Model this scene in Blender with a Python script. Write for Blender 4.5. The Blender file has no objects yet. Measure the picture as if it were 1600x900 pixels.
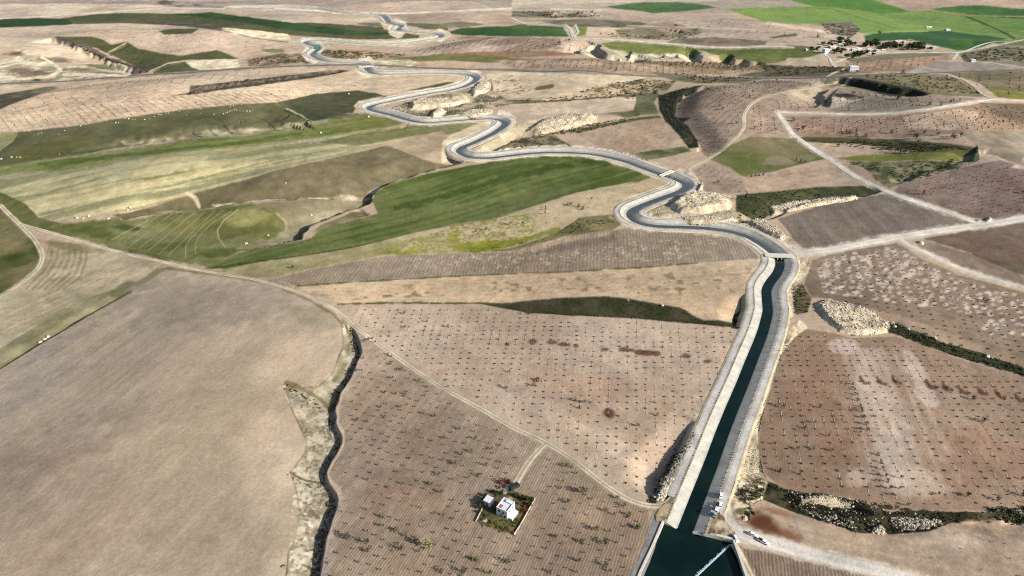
import bpy, math, random
import numpy as np

# ------------------------------------------------------------------ camera, sky, sun, exposure
scene = bpy.context.scene
COL = scene.collection
F_PX, CAM_H, PITCH = 1067.0, 240.0, math.atan(620 / 1067)      # 1600 px wide frame, metres
cam_d = bpy.data.cameras.new('camera')
cam = bpy.data.objects.new('camera', cam_d); COL.objects.link(cam)
cam_d.sensor_width = 36.0; cam_d.lens = 36.0 * F_PX / 1600.0
cam_d.clip_start = 1.0; cam_d.clip_end = 60000.0
cam.location = (0, 0, CAM_H); cam.rotation_euler = (math.pi / 2 - PITCH, 0, 0)
scene.camera = cam
scene.render.resolution_x, scene.render.resolution_y = 1024, 576

SUN_ELEV, SUN_AZ = math.radians(25.0), math.radians(-27.0)      # azimuth counted from +X towards +Y
sun_vec = (math.cos(SUN_ELEV) * math.cos(SUN_AZ), math.cos(SUN_ELEV) * math.sin(SUN_AZ), math.sin(SUN_ELEV))
world = bpy.data.worlds.new('World'); scene.world = world; world.use_nodes = True
wn = world.node_tree.nodes; wl = world.node_tree.links
sky = wn.new('ShaderNodeTexSky'); sky.sky_type = 'NISHITA'; sky.sun_disc = False
sky.sun_elevation = SUN_ELEV; sky.sun_rotation = math.pi / 2 - SUN_AZ
sky.air_density = 1.0; sky.dust_density = 2.5; sky.ozone_density = 1.0
wl.new(sky.outputs[0], wn['Background'].inputs[0]); wn['Background'].inputs[1].default_value = 0.07
sun_d = bpy.data.lights.new('sun', 'SUN'); sun_d.energy = 4.8; sun_d.angle = math.radians(0.5); sun_d.color = (1.0, 0.95, 0.87)
sun = bpy.data.objects.new('sun', sun_d); COL.objects.link(sun)
from mathutils import Vector
sun.rotation_euler = Vector(sun_vec).to_track_quat('Z', 'Y').to_euler()
sun.location = (300, -150, 400)
scene.view_settings.view_transform = 'Standard'; scene.view_settings.look = 'None'
scene.view_settings.gamma = 1.0; scene.view_settings.exposure = 0.95
scene.cycles.max_bounces = 4; scene.cycles.diffuse_bounces = 2; scene.cycles.glossy_bounces = 2
scene.cycles.use_denoising = False; scene.cycles.filter_width = 1.1
LIT = 1.55        # what a white sheet lying in this sun renders as; photo colours are divided by it

rng = np.random.default_rng(7); random.seed(7)

# ------------------------------------------------------------------ numbers
def hash2(ix, iy, seed):
    h = (ix.astype(np.int64) * 374761393 + iy.astype(np.int64) * 668265263 + seed * 1274126177) & 0xffffffff
    h = ((h ^ (h >> 13)) * 1274126177) & 0xffffffff
    return ((h ^ (h >> 16)) & 0xffffff).astype(np.float32) / np.float32(0xffffff)
def vnoise(x, y, seed=0):
    x = np.asarray(x, np.float32); y = np.asarray(y, np.float32)
    ix = np.floor(x); iy = np.floor(y); fx = x - ix; fy = y - iy
    fx = fx * fx * (3 - 2 * fx); fy = fy * fy * (3 - 2 * fy)
    a = hash2(ix, iy, seed); b = hash2(ix + 1, iy, seed); c = hash2(ix, iy + 1, seed); d = hash2(ix + 1, iy + 1, seed)
    return a + (b - a) * fx + (c - a) * fy + (a - b - c + d) * fx * fy
def fbm(x, y, lam, octv=3, seed=0):
    s = 0; amp = 1.0; tot = 0
    for o in range(octv):
        s = s + amp * vnoise(x / lam + 17.3 * o, y / lam - 9.1 * o, seed + o * 13); tot += amp; amp *= 0.55; lam *= 0.47
    return s / tot
def sstep(a, b, x):
    t = np.clip((x - a) / (b - a), 0, 1); return t * t * (3 - 2 * t)
def lin(c):
    c = np.array(c, float) / 255.0
    return np.where(c <= 0.04045, c / 12.92, ((c + 0.055) / 1.055) ** 2.4) / LIT
def P(s):
    return np.array([[float(v) for v in q.split(',')] for q in s.split()])
SP, CP = math.sin(PITCH), math.cos(PITCH)
def flat(px, py, z=0.0):
    """where the sight line of a photo pixel meets height z"""
    px = np.asarray(px, float); py = np.asarray(py, float)
    u = (px - 800) / F_PX; v = (450 - py) / F_PX
    t = (CAM_H - z) / (SP - v * CP)
    return u * t, (CP + v * SP) * t
def project(x, y, z=0.0):
    zc = y * CP + (CAM_H - z) * SP
    return 800 + F_PX * x / zc, 450 - F_PX * (y * SP + (z - CAM_H) * CP) / zc
def seg_dist(x, y, P0, closed=False):
    """distance, signed side and arc position to a polyline"""
    best = np.full(np.shape(x), 1e18); side = np.zeros(np.shape(x)); arc = np.zeros(np.shape(x)); s0 = 0.0
    n = len(P0)
    for k in range(n if closed else n - 1):
        ax, ay = P0[k]; bx, by = P0[(k + 1) % n]; dx, dy = bx - ax, by - ay; L2 = dx * dx + dy * dy + 1e-12; L = math.sqrt(L2)
        t = np.clip(((x - ax) * dx + (y - ay) * dy) / L2, 0, 1)
        d2 = (x - ax - t * dx) ** 2 + (y - ay - t * dy) ** 2
        m = d2 < best
        best = np.where(m, d2, best); side = np.where(m, np.sign(dx * (y - ay) - dy * (x - ax)), side); arc = np.where(m, s0 + t * L, arc); s0 += L
    return np.sqrt(best), side, arc, s0
def inside(x, y, poly):
    r = np.zeros(np.shape(x), bool); n = len(poly)
    for k in range(n):
        ax, ay = poly[k]; bx, by = poly[(k + 1) % n]
        if ay == by: continue
        c = ((ay > y) != (by > y)) & (x < (bx - ax) * (y - ay) / (by - ay) + ax)
        r ^= c
    return r
def sdf(x, y, poly):
    d = seg_dist(x, y, poly, True)[0]
    return np.where(inside(x, y, poly), d, -d)
def resample(pts, step, smooth=0.0):
    pts = np.asarray(pts, float)
    d = np.r_[0, np.cumsum(np.hypot(*np.diff(pts, axis=0).T))]
    n = max(2, int(d[-1] / step) + 1); s = np.linspace(0, d[-1], n)
    q = np.stack([np.interp(s, d, pts[:, k]) for k in range(pts.shape[1])], 1)
    if smooth > 0:
        w = max(1, int(smooth * 2.5 / step)); ker = np.exp(-0.5 * (np.arange(-w, w + 1) * step / smooth) ** 2); ker /= ker.sum()
        pad = np.concatenate([2 * q[0] - q[1:w + 1][::-1], q, 2 * q[-1] - q[-w - 1:-1][::-1]]) if n > w + 1 else None
        if pad is not None:
            q = np.stack([np.convolve(pad[:, k], ker, 'valid') for k in range(q.shape[1])], 1)
    return q
def normals2(q):
    t = np.gradient(q[:, :2], axis=0); t /= np.hypot(t[:, 0], t[:, 1])[:, None] + 1e-9
    return np.stack([-t[:, 1], t[:, 0]], 1)          # points to the left of travel

# ------------------------------------------------------------------ canal line (needed by the relief)
CANAL_PX = P('1070,830 1090,778 1112,722 1129,675 1143,640 1160,600 1173,566 1187,532 1193,515 1200,487 1198,468 1197,452 1204,440 1214,428 1219,416 1218,403 '
 '1210,396 1195,384 1170,369 1137,359.5 1100,355 1062,353.5 1032,353 1007,350 990,344 982,335 986,327 1007,318 1037,307 1060,299 1071,292 1070,286 1060,281 1045,275 '
 '1025,269 1000,260 980,252 950,244.5 920,239.5 887,237.5 850,237.5 825,239 800,242 762,246.5 737,246 722,241 714,235 720,229 735,224 750,217 767,209 785,197 790,191 '
 '782,186 767,184.5 737,186 700,189 670,192 655,191 635,186 612,179 590,174 575,170.5 571,167 580,164 600,160 637,152 675,145 707,140 725,135 740,127.5 744,121 737,117 '
 '720,115 675,114.5 625,115.5 595,116.5 582,115 575,111 571,107 573,102 568,99 550,98 525,97.5 507,95 492,89.5 485,85 491,80.5 498,76 490,71 476,67.5 475,64 487,62.5 525,65.5 575,69.5 '
 '625,68 662,63 684,60 690,57 685,53.5 670,52 640,50 622,48 619,45 626,42.3 626,39.5 612,37.5 605,34.5 602,29 597,24 575,22.5 550,21.5 525,18.5 495,13 450,10.5 400,11 360,12')
W_Z = -1.3
cx, cy = flat(CANAL_PX[:, 0], CANAL_PX[:, 1], W_Z)
_raw = resample(np.stack([cx, cy], 1), 2.5, 3.5)
_far = resample(np.stack([cx, cy], 1), 2.5, 11.0)
n_ = min(len(_raw), len(_far)); _w = sstep(600, 1000, _raw[:n_, 1])[:, None]
CANAL = _raw[:n_] * (1 - _w) + _far[:n_] * _w

# ------------------------------------------------------------------ broad relief, kept level along the canal
GX0, GY0, GC = -2700.0, 60.0, 12.0
gx, gy = np.meshgrid(np.arange(GX0, 2700, GC), np.arange(GY0, 5200, GC))
relief = (fbm(gx, gy, 400, 2, 5) - 0.5) * 46 * (0.20 + 0.80 * sstep(300, 800, gy)) * (1 - 0.5 * sstep(950, 1600, gy)) + (fbm(gx, gy, 150, 2, 9) - 0.5) * 5.0 * (0.5 + 0.5 * sstep(300, 900, gy))
# hand placed rises: photo pixel of the crest, half widths and height in metres, bearing of the long axis
for bx, by, ra, rb, hh, ang in ((190, 690, 130, 60, 11.0, 72), (420, 560, 60, 34, 1.6, 60), (330, 265, 190, 55, 7.0, 20), (160, 165, 260, 80, 12.0, 15), (300, 62, 260, 90, 12.0, 10), (60, 68, 150, 90, 10.0, 20), (1320, 150, 120, 60, 5.5, 0), (1480, 195, 130, 60, 8.0, 20), (1500, 290, 110, 60, 9.0, 20), (1160, 185, 90, 60, 8.0, 60), (1420, 690, 70, 40, 2.2, 100), (830, 620, 70, 50, 1.8, 100), (900, 330, 90, 30, 2.0, 20), (1060, 40, 200, 110, 9.0, 0), (1350, 56, 160, 80, 6.0, 0), (930, 80, 140, 60, 5.0, 0), (700, 70, 120, 60, 6.0, 0), (1540, 85, 130, 80, 9.0, 0), (330, 74, 130, 58, 10.0, 80), (95, 74, 140, 60, 10.0, 78), (50, 178, 120, 46, 7.0, 72), (255, 160, 120, 50, 7.0, 75), (430, 150, 110, 45, 6.0, 75), (240, 285, 120, 40, 4.0, 75), (460, 285, 90, 34, 4.0, 70), (1120, 172, 90, 42, 4.5, 82), (1265, 192, 90, 44, 4.5, 85), (1425, 205, 110, 50, 5.0, 88), (730, 30, 170, 66, 9.0, 85), (1180, 45, 170, 72, 9.0, 88), (880, 128, 120, 55, 7.0, 85), (1000, 210, 60, 34, 3.0, 85), (1560, 290, 90, 42, 5.0, 90)):
    qx, qy = flat(bx, by); a_ = math.radians(ang); dx_, dy_ = gx - qx, gy - qy
    hh *= 1.55 if 130 < by < 400 else 1.0
    relief += hh * np.exp(-0.5 * (((dx_ * math.cos(a_) + dy_ * math.sin(a_)) / ra) ** 2 + ((-dx_ * math.sin(a_) + dy_ * math.cos(a_)) / rb) ** 2))
cd = seg_dist(gx, gy, resample(CANAL, 25))[0]
relief *= sstep(28, 190, cd) * (1 - sstep(1900, 3200, gy))
def base(x, y):
    u = np.clip((x - GX0) / GC, 0, relief.shape[1] - 1.001); v = np.clip((y - GY0) / GC, 0, relief.shape[0] - 1.001)
    i = u.astype(int); j = v.astype(int); a = u - i; b = v - j
    return (relief[j, i] * (1 - a) + relief[j, i + 1] * a) * (1 - b) + (relief[j + 1, i] * (1 - a) + relief[j + 1, i + 1] * a) * b
def ground_at(px, py, n=14):
    """world x, y under a photo pixel on the broad relief"""
    px = np.asarray(px, float); py = np.asarray(py, float)
    z = np.zeros(np.broadcast(px, py).shape)
    for k in range(n):
        x, y = flat(px, py, z); z = z + 0.7 * (base(x, y) - z)
    x, y = flat(px, py, z)
    return x, y
def wpoly(pts):
    x, y = ground_at(pts[:, 0], pts[:, 1]); return np.stack([x, y], 1)

# ------------------------------------------------------------------ gullies and banks: (line, low side: +1 left of travel, drop, bank width, run-out)
BANKS = [
 ('548,508 560,522 566,540 565,552 559,566 547,588 533,612 524,638 526,662 535,682 534,695 524,714 512,732 508,746 517,760 529,766 531,776 525,790 518,812 511,845 503,878 498,910 490,1000', -1, 3.4, 1.8, 24),
 ('470,374 476,362 487,352 505,345 525,336 545,328 560,325 578,318 584,305 596,293 612,284 640,275 670,267 700,258 740,247', 1, 7.0, 3.5, 40),
 ('470,374 430,384 395,390 360,394', -1, 1.4, 2.0, 10),
 ('448,599 470,609 500,622 516,635', -1, 1.7, 1.5, 9), ('455,735 475,744 503,748', -1, 1.3, 1.2, 6), ('452,869 480,880 498,886', -1, 1.2, 1.2, 6),
 ('560,325 572,332 580,334', -1, 2.0, 2.0, 8),
 ('190,343 230,335 300,327 350,320 400,315 450,312 500,310 550,307', 1, 2.8, 2.0, 34),
 ('1094,664 1080,682 1062,712 1045,742 1030,768 1020,782', -1, 3.6, 3.0, 16),
 ('1180,462 1172,480 1166,495 1160,512', -1, 3.6, 3.0, 16),
 ('1100,134 1072,141 1058,155 1052,168 1052,180 1062,188 1072,198 1086,212 1092,224 1090,236', 1, 5.0, 3.0, 30),
 ('1150,350 1175,348 1205,342 1230,332 1260,320 1300,313 1340,309 1380,300', 1, 3.0, 3.0, 22),
 ('1318,121 1345,125 1390,134 1425,140 1455,148', -1, 7.0, 8.0, 60),
 ('1275,168 1290,160 1287,148 1300,138 1330,130', 1, 5.0, 6.0, 40),
 ('1320,150 1345,151 1350,153', -1, 3.0, 4.0, 20),
 ('0,577 60,538 150,486 190,462 206,453', 1, 1.3, 1.5, 9),
 ('180,214 225,211 270,205 300,199 330,197 380,196 430,191 485,186', -1, 3.6, 12.0, 40),
 ('110,236 160,226 200,220 228,214', -1, 1.8, 5.0, 25),
 ('430,163 452,172 475,184 486,190', 1, 2.4, 4.0, 20),
 ('398,181 412,186 425,192', 1, 2.4, 3.0, 18),
 ('82,59 110,66 135,76 165,90 200,104 232,112', -1, 6.0, 8.0, 40),
 ('166,84 190,71 198,66', -1, 2.0, 4.0, 16),
 ('905,83 915,73 938,69', 1, 4.0, 8.0, 30),
 ('936,68 940,78 950,84 975,88 990,84', -1, 11, 8.0, 34),
 ('1090,77 1097,84 1100,96', -1, 11, 8.0, 34),
 ('1140,84 1150,92 1190,97 1200,99', -1, 11, 9.0, 34), ('905,84 912,74 925,69', 1, 8, 7, 30), ('988,80 986,86 984,94', -1, 6, 5, 24), ('1040,84 1037,90', -1, 5, 5, 20), ('1062,84 1060,90', -1, 5, 5, 20),
 ('1000,60 1020,56 1050,55 1075,48', 1, 6.0, 10.0, 50),
 ('760,245 790,226 815,215 835,214', 1, 4.0, 4.0, 22),
 ('840,212 880,205 920,195 960,188 1000,180', 1, 3.0, 4.0, 22),
 ('850,158 900,155 950,150 1000,145 1030,147', 1, 3.4, 4.0, 22),
 ('0,168 20,158 60,145 95,137', 1, 4.0, 6.0, 30),
 ('300,137 330,134 400,126 470,116 530,108', -1, 3.0, 5.0, 22),
 ('1310,508 1390,506 1430,520 1480,538 1540,552 1600,575 1700,620', 1, 2.4, 3.0, 14),
 ('1195,752 1215,768 1245,776 1330,782 1380,802 1440,800 1500,802 1560,806 1640,800', -1, 2.2, 3.0, 12),
 ('1395,288 1420,282 1450,270 1480,262 1520,250 1524,238 1560,245 1600,262', 1, 3.0, 4.0, 22),
 ('955,362 920,366 880,373 840,384 800,392', 1, 2.0, 3.0, 16),
 ('760,476 830,490 900,494 1000,499 1060,504 1140,512', 1, 1.2, 3.0, 14),
 ('640,197 655,193 600,202 560,206 500,216 400,229', 1, 1.0, 3.0, 14),
]
_banks = []
for s, low, d, ws, wr in BANKS:
    q = resample(wpoly(P(s)), 4.0, 2.0)
    tang = np.gradient(q, axis=0); 
    wob = (fbm(q[:, 0], q[:, 1], 9, 2, 31) - 0.5) * ws * 1.6
    q = q + normals2(q) * wob[:, None]
    _banks.append((q, low, d, ws, wr))
def banks(x, y):
    z = np.zeros(np.shape(x))
    for q, low, d, ws, wr in _banks:
        R = ws + wr + 5
        m = (x > q[:, 0].min() - R) & (x < q[:, 0].max() + R) & (y > q[:, 1].min() - R) & (y < q[:, 1].max() + R)
        if not m.any(): continue
        xs, ys = x[m], y[m]
        dist, side, arc, tot = seg_dist(xs, ys, q)
        s = np.where(side == low, dist, -dist)
        end = np.clip(np.minimum(arc, tot - arc) / min(18.0, tot * 0.25), 0, 1)
        g = sstep(0, ws, s) * (1 - sstep(ws, ws + wr, s)) * np.sqrt(end)
        z[m] = np.minimum(z[m], -d * g)
    return z
# canal trench and pool under the terrain sheet
POOL = P('1037.5,818.5 1056,826.5 1082,833.5 1118,842 1143.5,848.5 1152,872 1163,905 1205,1010 960,1010 1002,898 1020,860')
POOL_W = np.stack(flat(POOL[:, 0], POOL[:, 1], W_Z), 1)
def trench(x, y):
    z = np.zeros(np.shape(x)); q = resample(CANAL, 6.0)
    R = 20; dist = np.full(np.shape(x), 1e9)
    for a in range(0, len(q) - 1, 24):
        p = q[a:a + 25]
        m = (x > p[:, 0].min() - R) & (x < p[:, 0].max() + R) & (y > p[:, 1].min() - R) & (y < p[:, 1].max() + R)
        if m.any(): dist[m] = np.minimum(dist[m], seg_dist(x[m], y[m], p)[0])
    z = -6.0 * (1 - sstep(11.5, 13.2, dist))
    m = (np.abs(x - 80) < 120) & (y < 300)
    sd = sdf(x[m], y[m], POOL_W); z[m] = np.minimum(z[m], -6.5 * sstep(-0.9, 0.0, sd))
    return z, dist
def height(x, y):
    return base(x, y) + banks(x, y)
def at(px, py):
    """point on the ground, gullies included, under a photo pixel"""
    x, y = ground_at(np.atleast_1d(px), np.atleast_1d(py))
    return x, y, height(x, y)
# ------------------------------------------------------------------ the land: one sheet, finer towards the camera, out to the horizon
gpx = np.r_[-420:-150:12, -150:1750:1.55, 1750:2020:12]
gpy = np.r_[-166:-150:1.2, -150:-20:5, -20:0:2, 0:170:0.85, 170:912:1.5, 912:1010:6]
PX, PY = np.meshgrid(gpx, gpy)
X, Y = ground_at(PX, PY)
NR, NC = X.shape
ALB = np.zeros((NR, NC, 3), np.float32); ALB[:] = lin((182, 162, 140))
IDS = np.zeros((NR, NC), np.int16); ROW = np.zeros((NR, NC), np.float32); RAMP = np.zeros((NR, NC), np.float32); ROUGH = np.full((NR, NC), 0.25, np.float32)
MOT = np.ones((NR, NC), np.float32)
FIELDS = [('ground', 'bare tan ground between the fields')]
W1 = fbm(X, Y, 22, 3, 3) - 0.5; W2 = fbm(X, Y, 7, 2, 4) - 0.5; W3 = fbm(X, Y, 90, 3, 6) - 0.5
PXN = fbm(PX, PY, 9, 2, 77) - 0.5

def tone(c):
    c = np.array(c, float)
    if c[0] > c[1] > c[2] and c[0] - c[2] > 24: m = c.mean(); c = m + 0.88 * (c - m) + np.array([-1, 1.5, -1.0])
    return c
def paint(poly, c1, c2=None, lam=45, k=2.2, dirpx=None, streak=0.0, slen=(70, 2.4), row=0.0, ramp=0.0, soft=1.2, wob=3.0, op=1.0, rough=None, name=None, label=None, mottle=0.10, seed=None):
    poly = P(poly) if isinstance(poly, str) else poly
    pad = soft * 2 + wob + 2
    j0, j1 = np.searchsorted(gpx, [poly[:, 0].min() - pad, poly[:, 0].max() + pad]); i0, i1 = np.searchsorted(gpy, [poly[:, 1].min() - pad, poly[:, 1].max() + pad])
    if j1 <= j0 or i1 <= i0: return
    S = np.s_[i0:i1, j0:j1]
    x, y = X[S], Y[S]
    sd = sdf(PX[S], PY[S], poly) + wob * PXN[S] * (0.5 if wob < 4 else 1.0)
    m = sstep(-soft, soft, sd) * op
    seed = seed if seed is not None else int(abs(poly[:, 0].sum() * 3 + poly[:, 1].sum() * 7)) % 900
    c1 = lin(tone(c1)); c2 = lin(tone(c2)) if c2 is not None else c1 * 0.86
    t = (fbm(x, y, lam, 3, seed) - 0.5) * k + 0.5
    v = None
    if dirpx is not None:
        q = P(dirpx); ax, ay = ground_at(q[:, 0], q[:, 1]); d = np.array([ax[1] - ax[0], ay[1] - ay[0]]); d /= np.hypot(*d)
        u = x * d[0] + y * d[1]; v = -x * d[1] + y * d[0]
        wv = v + (fbm(x, y, 120, 2, seed + 5) - 0.5) * 14
        t = t + streak * ((fbm(u / slen[0] * slen[1], wv, slen[1] * 4, 3, seed + 3) - 0.5) * 2 + (vnoise(u / slen[0], wv / slen[1], seed + 9) - 0.5) * 0.9)
    t = np.clip(t, 0, 1)[..., None]
    c = c1 * (1 - t) + c2 * t
    c = c * (1 + mottle * 2 * (W2[S] + 0.6 * W1[S]))[..., None]
    ALB[S] = ALB[S] * (1 - m[..., None]) + c * m[..., None]
    inn = sd > 0
    if mottle < 0.05: MOT[S] = np.where(inn, 0.4, MOT[S])
    if rough is not None: ROUGH[S] = np.where(inn, rough, ROUGH[S])
    if name:
        FIELDS.append((name, label)); IDS[S] = np.where(inn, len(FIELDS) - 1, IDS[S])
    if v is not None and row > 0:
        ROW[S] = np.where(inn, v / row, ROW[S]); RAMP[S] = np.where(inn, ramp, RAMP[S])
    elif name: RAMP[S] = np.where(inn, 0, RAMP[S])

def blob(cx, cy, rx, ry, c, op=0.6, ang=0.0, seed=1, rag=0.9):
    R = max(rx, ry) * 1.8
    j0, j1 = np.searchsorted(gpx, [cx - R, cx + R]); i0, i1 = np.searchsorted(gpy, [cy - R, cy + R])
    if j1 <= j0 or i1 <= i0: return
    S = np.s_[i0:i1, j0:j1]; a = math.radians(ang)
    dx, dy = PX[S] - cx, PY[S] - cy
    u = (dx * math.cos(a) + dy * math.sin(a)) / rx; v = (-dx * math.sin(a) + dy * math.cos(a)) / ry
    r = np.hypot(u, v) + rag * (fbm(X[S], Y[S], 14, 3, seed) - 0.5) + rag * 0.6 * W2[S]
    m = (1 - sstep(0.45, 1.1, r))[..., None] * op
    ALB[S] = ALB[S] * (1 - m) + lin(c) * (1 + 0.25 * W2[S])[..., None] * m
def band(line, w, c, op=0.9, soft=None, rag=0.6, seed=2):
    """a strip along a line, width in photo px"""
    q = P(line) if isinstance(line, str) else line
    pad = w * 2 + 3
    j0, j1 = np.searchsorted(gpx, [q[:, 0].min() - pad, q[:, 0].max() + pad]); i0, i1 = np.searchsorted(gpy, [q[:, 1].min() - pad, q[:, 1].max() + pad])
    if j1 <= j0 or i1 <= i0: return
    S = np.s_[i0:i1, j0:j1]
    d = seg_dist(PX[S], PY[S], q)[0] + rag * w * (PXN[S] + 0.7 * W2[S])
    soft = soft or max(0.8, 0.35 * w)
    m = (1 - sstep(w / 2 - soft * 0.5, w / 2 + soft * 0.8, d))[..., None] * op
    ALB[S] = ALB[S] * (1 - m) + lin(c) * (1 + 0.3 * W2[S])[..., None] * m
def speck(poly, c, dens=0.1, lam=3.0, op=0.8, soft=2.0, seed=50):
    """small ragged spots of another colour (stones, tufts, dry weeds)"""
    poly = P(poly)
    j0, j1 = np.searchsorted(gpx, [poly[:, 0].min(), poly[:, 0].max()]); i0, i1 = np.searchsorted(gpy, [poly[:, 1].min(), poly[:, 1].max()])
    if j1 <= j0 or i1 <= i0: return
    S = np.s_[i0:i1, j0:j1]
    m = sstep(0, soft, sdf(PX[S], PY[S], poly))
    n = 0.65 * vnoise(X[S] / lam, Y[S] / lam, seed) + 0.35 * fbm(X[S], Y[S], lam * 5, 2, seed + 1)
    m = (m * sstep(1 - dens - 0.28, 1 - dens - 0.1, n) * op)[..., None]
    ALB[S] = ALB[S] * (1 - m) + lin(c) * m
TR = [(178, 164, 138), (216, 204, 182), (166, 152, 126), (216, 204, 182), (178, 164, 138)]
TW = [(204, 195, 180), (222, 216, 206), (210, 202, 190), (222, 216, 206), (200, 190, 174)]
TRACKS = [
 ('0,320 30,350 52,372 64,390 67,404 60,420 40,438 0,464 -60,500', 3.6, TR, 'pale dirt track curving round the left green field'),
 ('30,350 80,364 130,378 180,392 215,401 250,408 300,420 355,430 400,437 450,451 500,470 530,488 556,513 600,544 680,600 760,644 800,668 850,690 890,714 940,754 978,780 1010,791 1032,793 1046,786 1056,772 1064,756', 3.2, TR, 'long pale dirt track running from the left fork to the canal'),
 ('852,693 838,707 824,724 810,748 803,760', 3.4, TR, 'short dirt drive leading to the white farmhouse'),
 ('1231,396 1250,396 1300,390 1350,380 1400,371 1450,363 1500,356 1560,348 1640,334 1760,312', 8.5, TW, 'wide pale road running right from the canal bridge'),
 ('1405,373 1422,384 1450,396 1500,420 1550,436 1600,449 1700,474', 5.0, TW, 'pale side road forking off below the dark ploughed field'),
 ('1214,176 1222,186 1232,200 1240,212 1252,220 1268,231 1300,251 1350,284 1384,299 1410,309 1450,322 1500,339 1530,349', 6.0, TW, 'long straight pale track from the orchard corner to the wide road'),
 ('1214,175 1260,176 1300,178 1350,178.5 1400,177 1450,171 1480,166 1520,160 1550,155 1600,158 1700,164', 5.5, TW, 'pale track crossing above the reddish orchard terrace'),
 ('1550,155 1535,148 1522,135 1508,126 1480,117 1440,114 1400,114', 4.5, TR, 'pale track climbing round the olive hillside'),
 ('1072,272 1078,262 1108,248 1130,232 1152,214 1163,200 1162,180 1172,164 1196,150 1215,146 1250,139 1280,132 1310,123', 4.0, TR, 'winding pale track from the canal footbridge to the grey road'),
 ('1200,148 1240,152 1270,152 1282,144 1310,130 1330,121', 3.5, TR, 'sandy track branching below the grey road'),
 ('-150,134 0,131 60,128.5 150,123 250,116 330,111 400,106 480,102.5 550,101 590,102 640,105 700,107.5 800,109 870,112 950,115 1025,119 1100,121 1200,121.5 1330,120 1412,115 1500,112 1600,109 1760,104', 6.0, [(132, 126, 116), (126, 122, 118), (122, 118, 116), (126, 122, 118), (138, 130, 118)], 'grey surfaced road crossing the whole valley'),
 ('1292,120 1305,113 1316,109 1320,108', 4.0, TW, 'short pale lane from the grey road to the barn'),
 ('1272,80 1286,84 1296,90 1299,98 1303,104 1306,105', 4.5, TW, 'white village lane curving down the green terrace'),
 ('1300,99 1312,96 1324,90 1330,88', 4.0, TW, 'white village lane joining the first one'),
 ('1330,82 1380,83 1440,82 1500,83 1510,80 1600,62 1700,50', 4.0, TW, 'pale village street below the deep green field'),
 ('1496,83 1492,90 1489,93', 4.5, TW, 'short pale lane beside the olive scrub hill'),
 ('1515,96 1560,100 1600,108 1700,122', 4.0, TR, 'pale track crossing the grey fallow field'),
 ('884,40 892,46 895,56 900,60 950,62 1000,65 1050,69 1090,73 1140,75 1200,73 1240,74', 7.0, TW, 'white track running along the green terrace'),
 ('899,40 904,50 896,58', 5.0, TW, 'second arm of the white track fork'),
 ('884,40 820,38 800,28', 5.0, TW, 'white track on the far edge of the green field'),
 ('1142,833 1120,802 1126,812 1140,826 1156,836 1180,842 1210,850 1250,862 1300,874 1360,888 1420,903 1500,926', 7.5, TW, 'broad white gravel road leaving the canal at the pool'),
 ('1146,850 1154,862 1164,884 1178,910 1200,950', 3.5, TR, 'concrete path beside the right pool wall'),
 ('1034,800 1024,830 1010,866 994,905 960,1000', 4.5, [(150, 148, 146)] * 5, 'grey gravel road along the left pool wall'),
 ('1380,181 1460,171 1520,163', 1.0, TR, 'faint wheel track'),
]
TRACKS = [t for t in TRACKS if 'faint' not in t[3]]
TRACKS[-3] = ('1124,792 1120,800 1124,810 1138,825 1156,836 1180,842 1210,850 1250,862 1300,874 1360,888 1420,903 1500,926',) + TRACKS[-3][1:]
# ------------------------------------------------------------------ far country (top of the view)
paint('-420,-166 2020,-166 2020,20 -420,20', (178, 162, 146), (160, 145, 132), lam=160)
paint('-420,-20 2020,-20 2020,0 -420,0', (178, 160, 140), (120, 120, 85), lam=260, k=4)
paint('-150,4 120,3 245,5 262,10 150,19 0,28 -150,32', (205, 186, 164), (178, 158, 142), lam=90, name='field', label='pale bare field at the far edge beyond the dark green strip')
paint('-150,0 245,1 400,2 430,4 245,7 150,4 -150,6', (165, 150, 142), (150, 135, 128), lam=90)
blob(258, 4, 16, 5, (92, 88, 84), 0.9); blob(280, 9, 12, 3, (130, 112, 105), 0.8); blob(310, 9, 11, 3, (110, 105, 92), 0.8)
paint('150,19 262,11 360,14 450,13 520,18 520,21 400,16 300,20 200,20 110,27', (196, 178, 158), (176, 156, 140), lam=80)
paint('270,22 330,18 400,16 440,24 430,28 400,27 350,22', (186, 164, 146), (170, 150, 134), lam=60)
paint('-150,32 0,30 60,28 110,29 118,36 100,41 0,43 -150,44', (44, 76, 50), (58, 84, 52), lam=80, name='field', label='dark green crop strip on the far slope, its near end square cut')
paint('100,28 150,22 200,20 300,22 400,28 500,36 590,42 612,40 625,50 655,55 655,60 600,63 540,61 455,55 400,48 330,44 260,38 200,36 118,38', (98, 98, 68), (82, 88, 60), lam=90, mottle=0.08, name='meadow', label='long olive meadow lying across the far slopes')
paint('270,22 330,19 380,26 450,35 520,43 560,49 640,51 590,55 540,55 480,50 440,46 400,38 350,31', (50, 78, 46), (66, 92, 56), lam=60, name='field', label='narrow dark green crop field inside the long olive meadow')
paint('200,36 260,34 330,38 350,44 345,49 300,42 260,39', (84, 80, 74), (110, 104, 86), lam=30)
paint('560,36 640,35 700,38 700,47 660,46 620,41 590,42 560,38', (128, 122, 92), (100, 104, 74), lam=60)
paint('348,43 400,48 450,54 454,62 400,58 366,53', (212, 196, 168), (184, 166, 140), lam=14, k=3, rough=1.2)
paint('0,44 120,38 200,37 258,40 250,50 268,54 310,45 345,50 370,55 400,60 450,64 470,72 455,80 400,86 375,78 340,77 280,86 240,80 215,73 195,65 175,67 160,58 145,57 100,58 0,57 -150,60 -150,46', (184, 160, 142), (200, 176, 154), lam=110, dirpx='0,50 300,40', streak=0.5, name='field', label='rolling tan field below the dark green crop strip')
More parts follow.
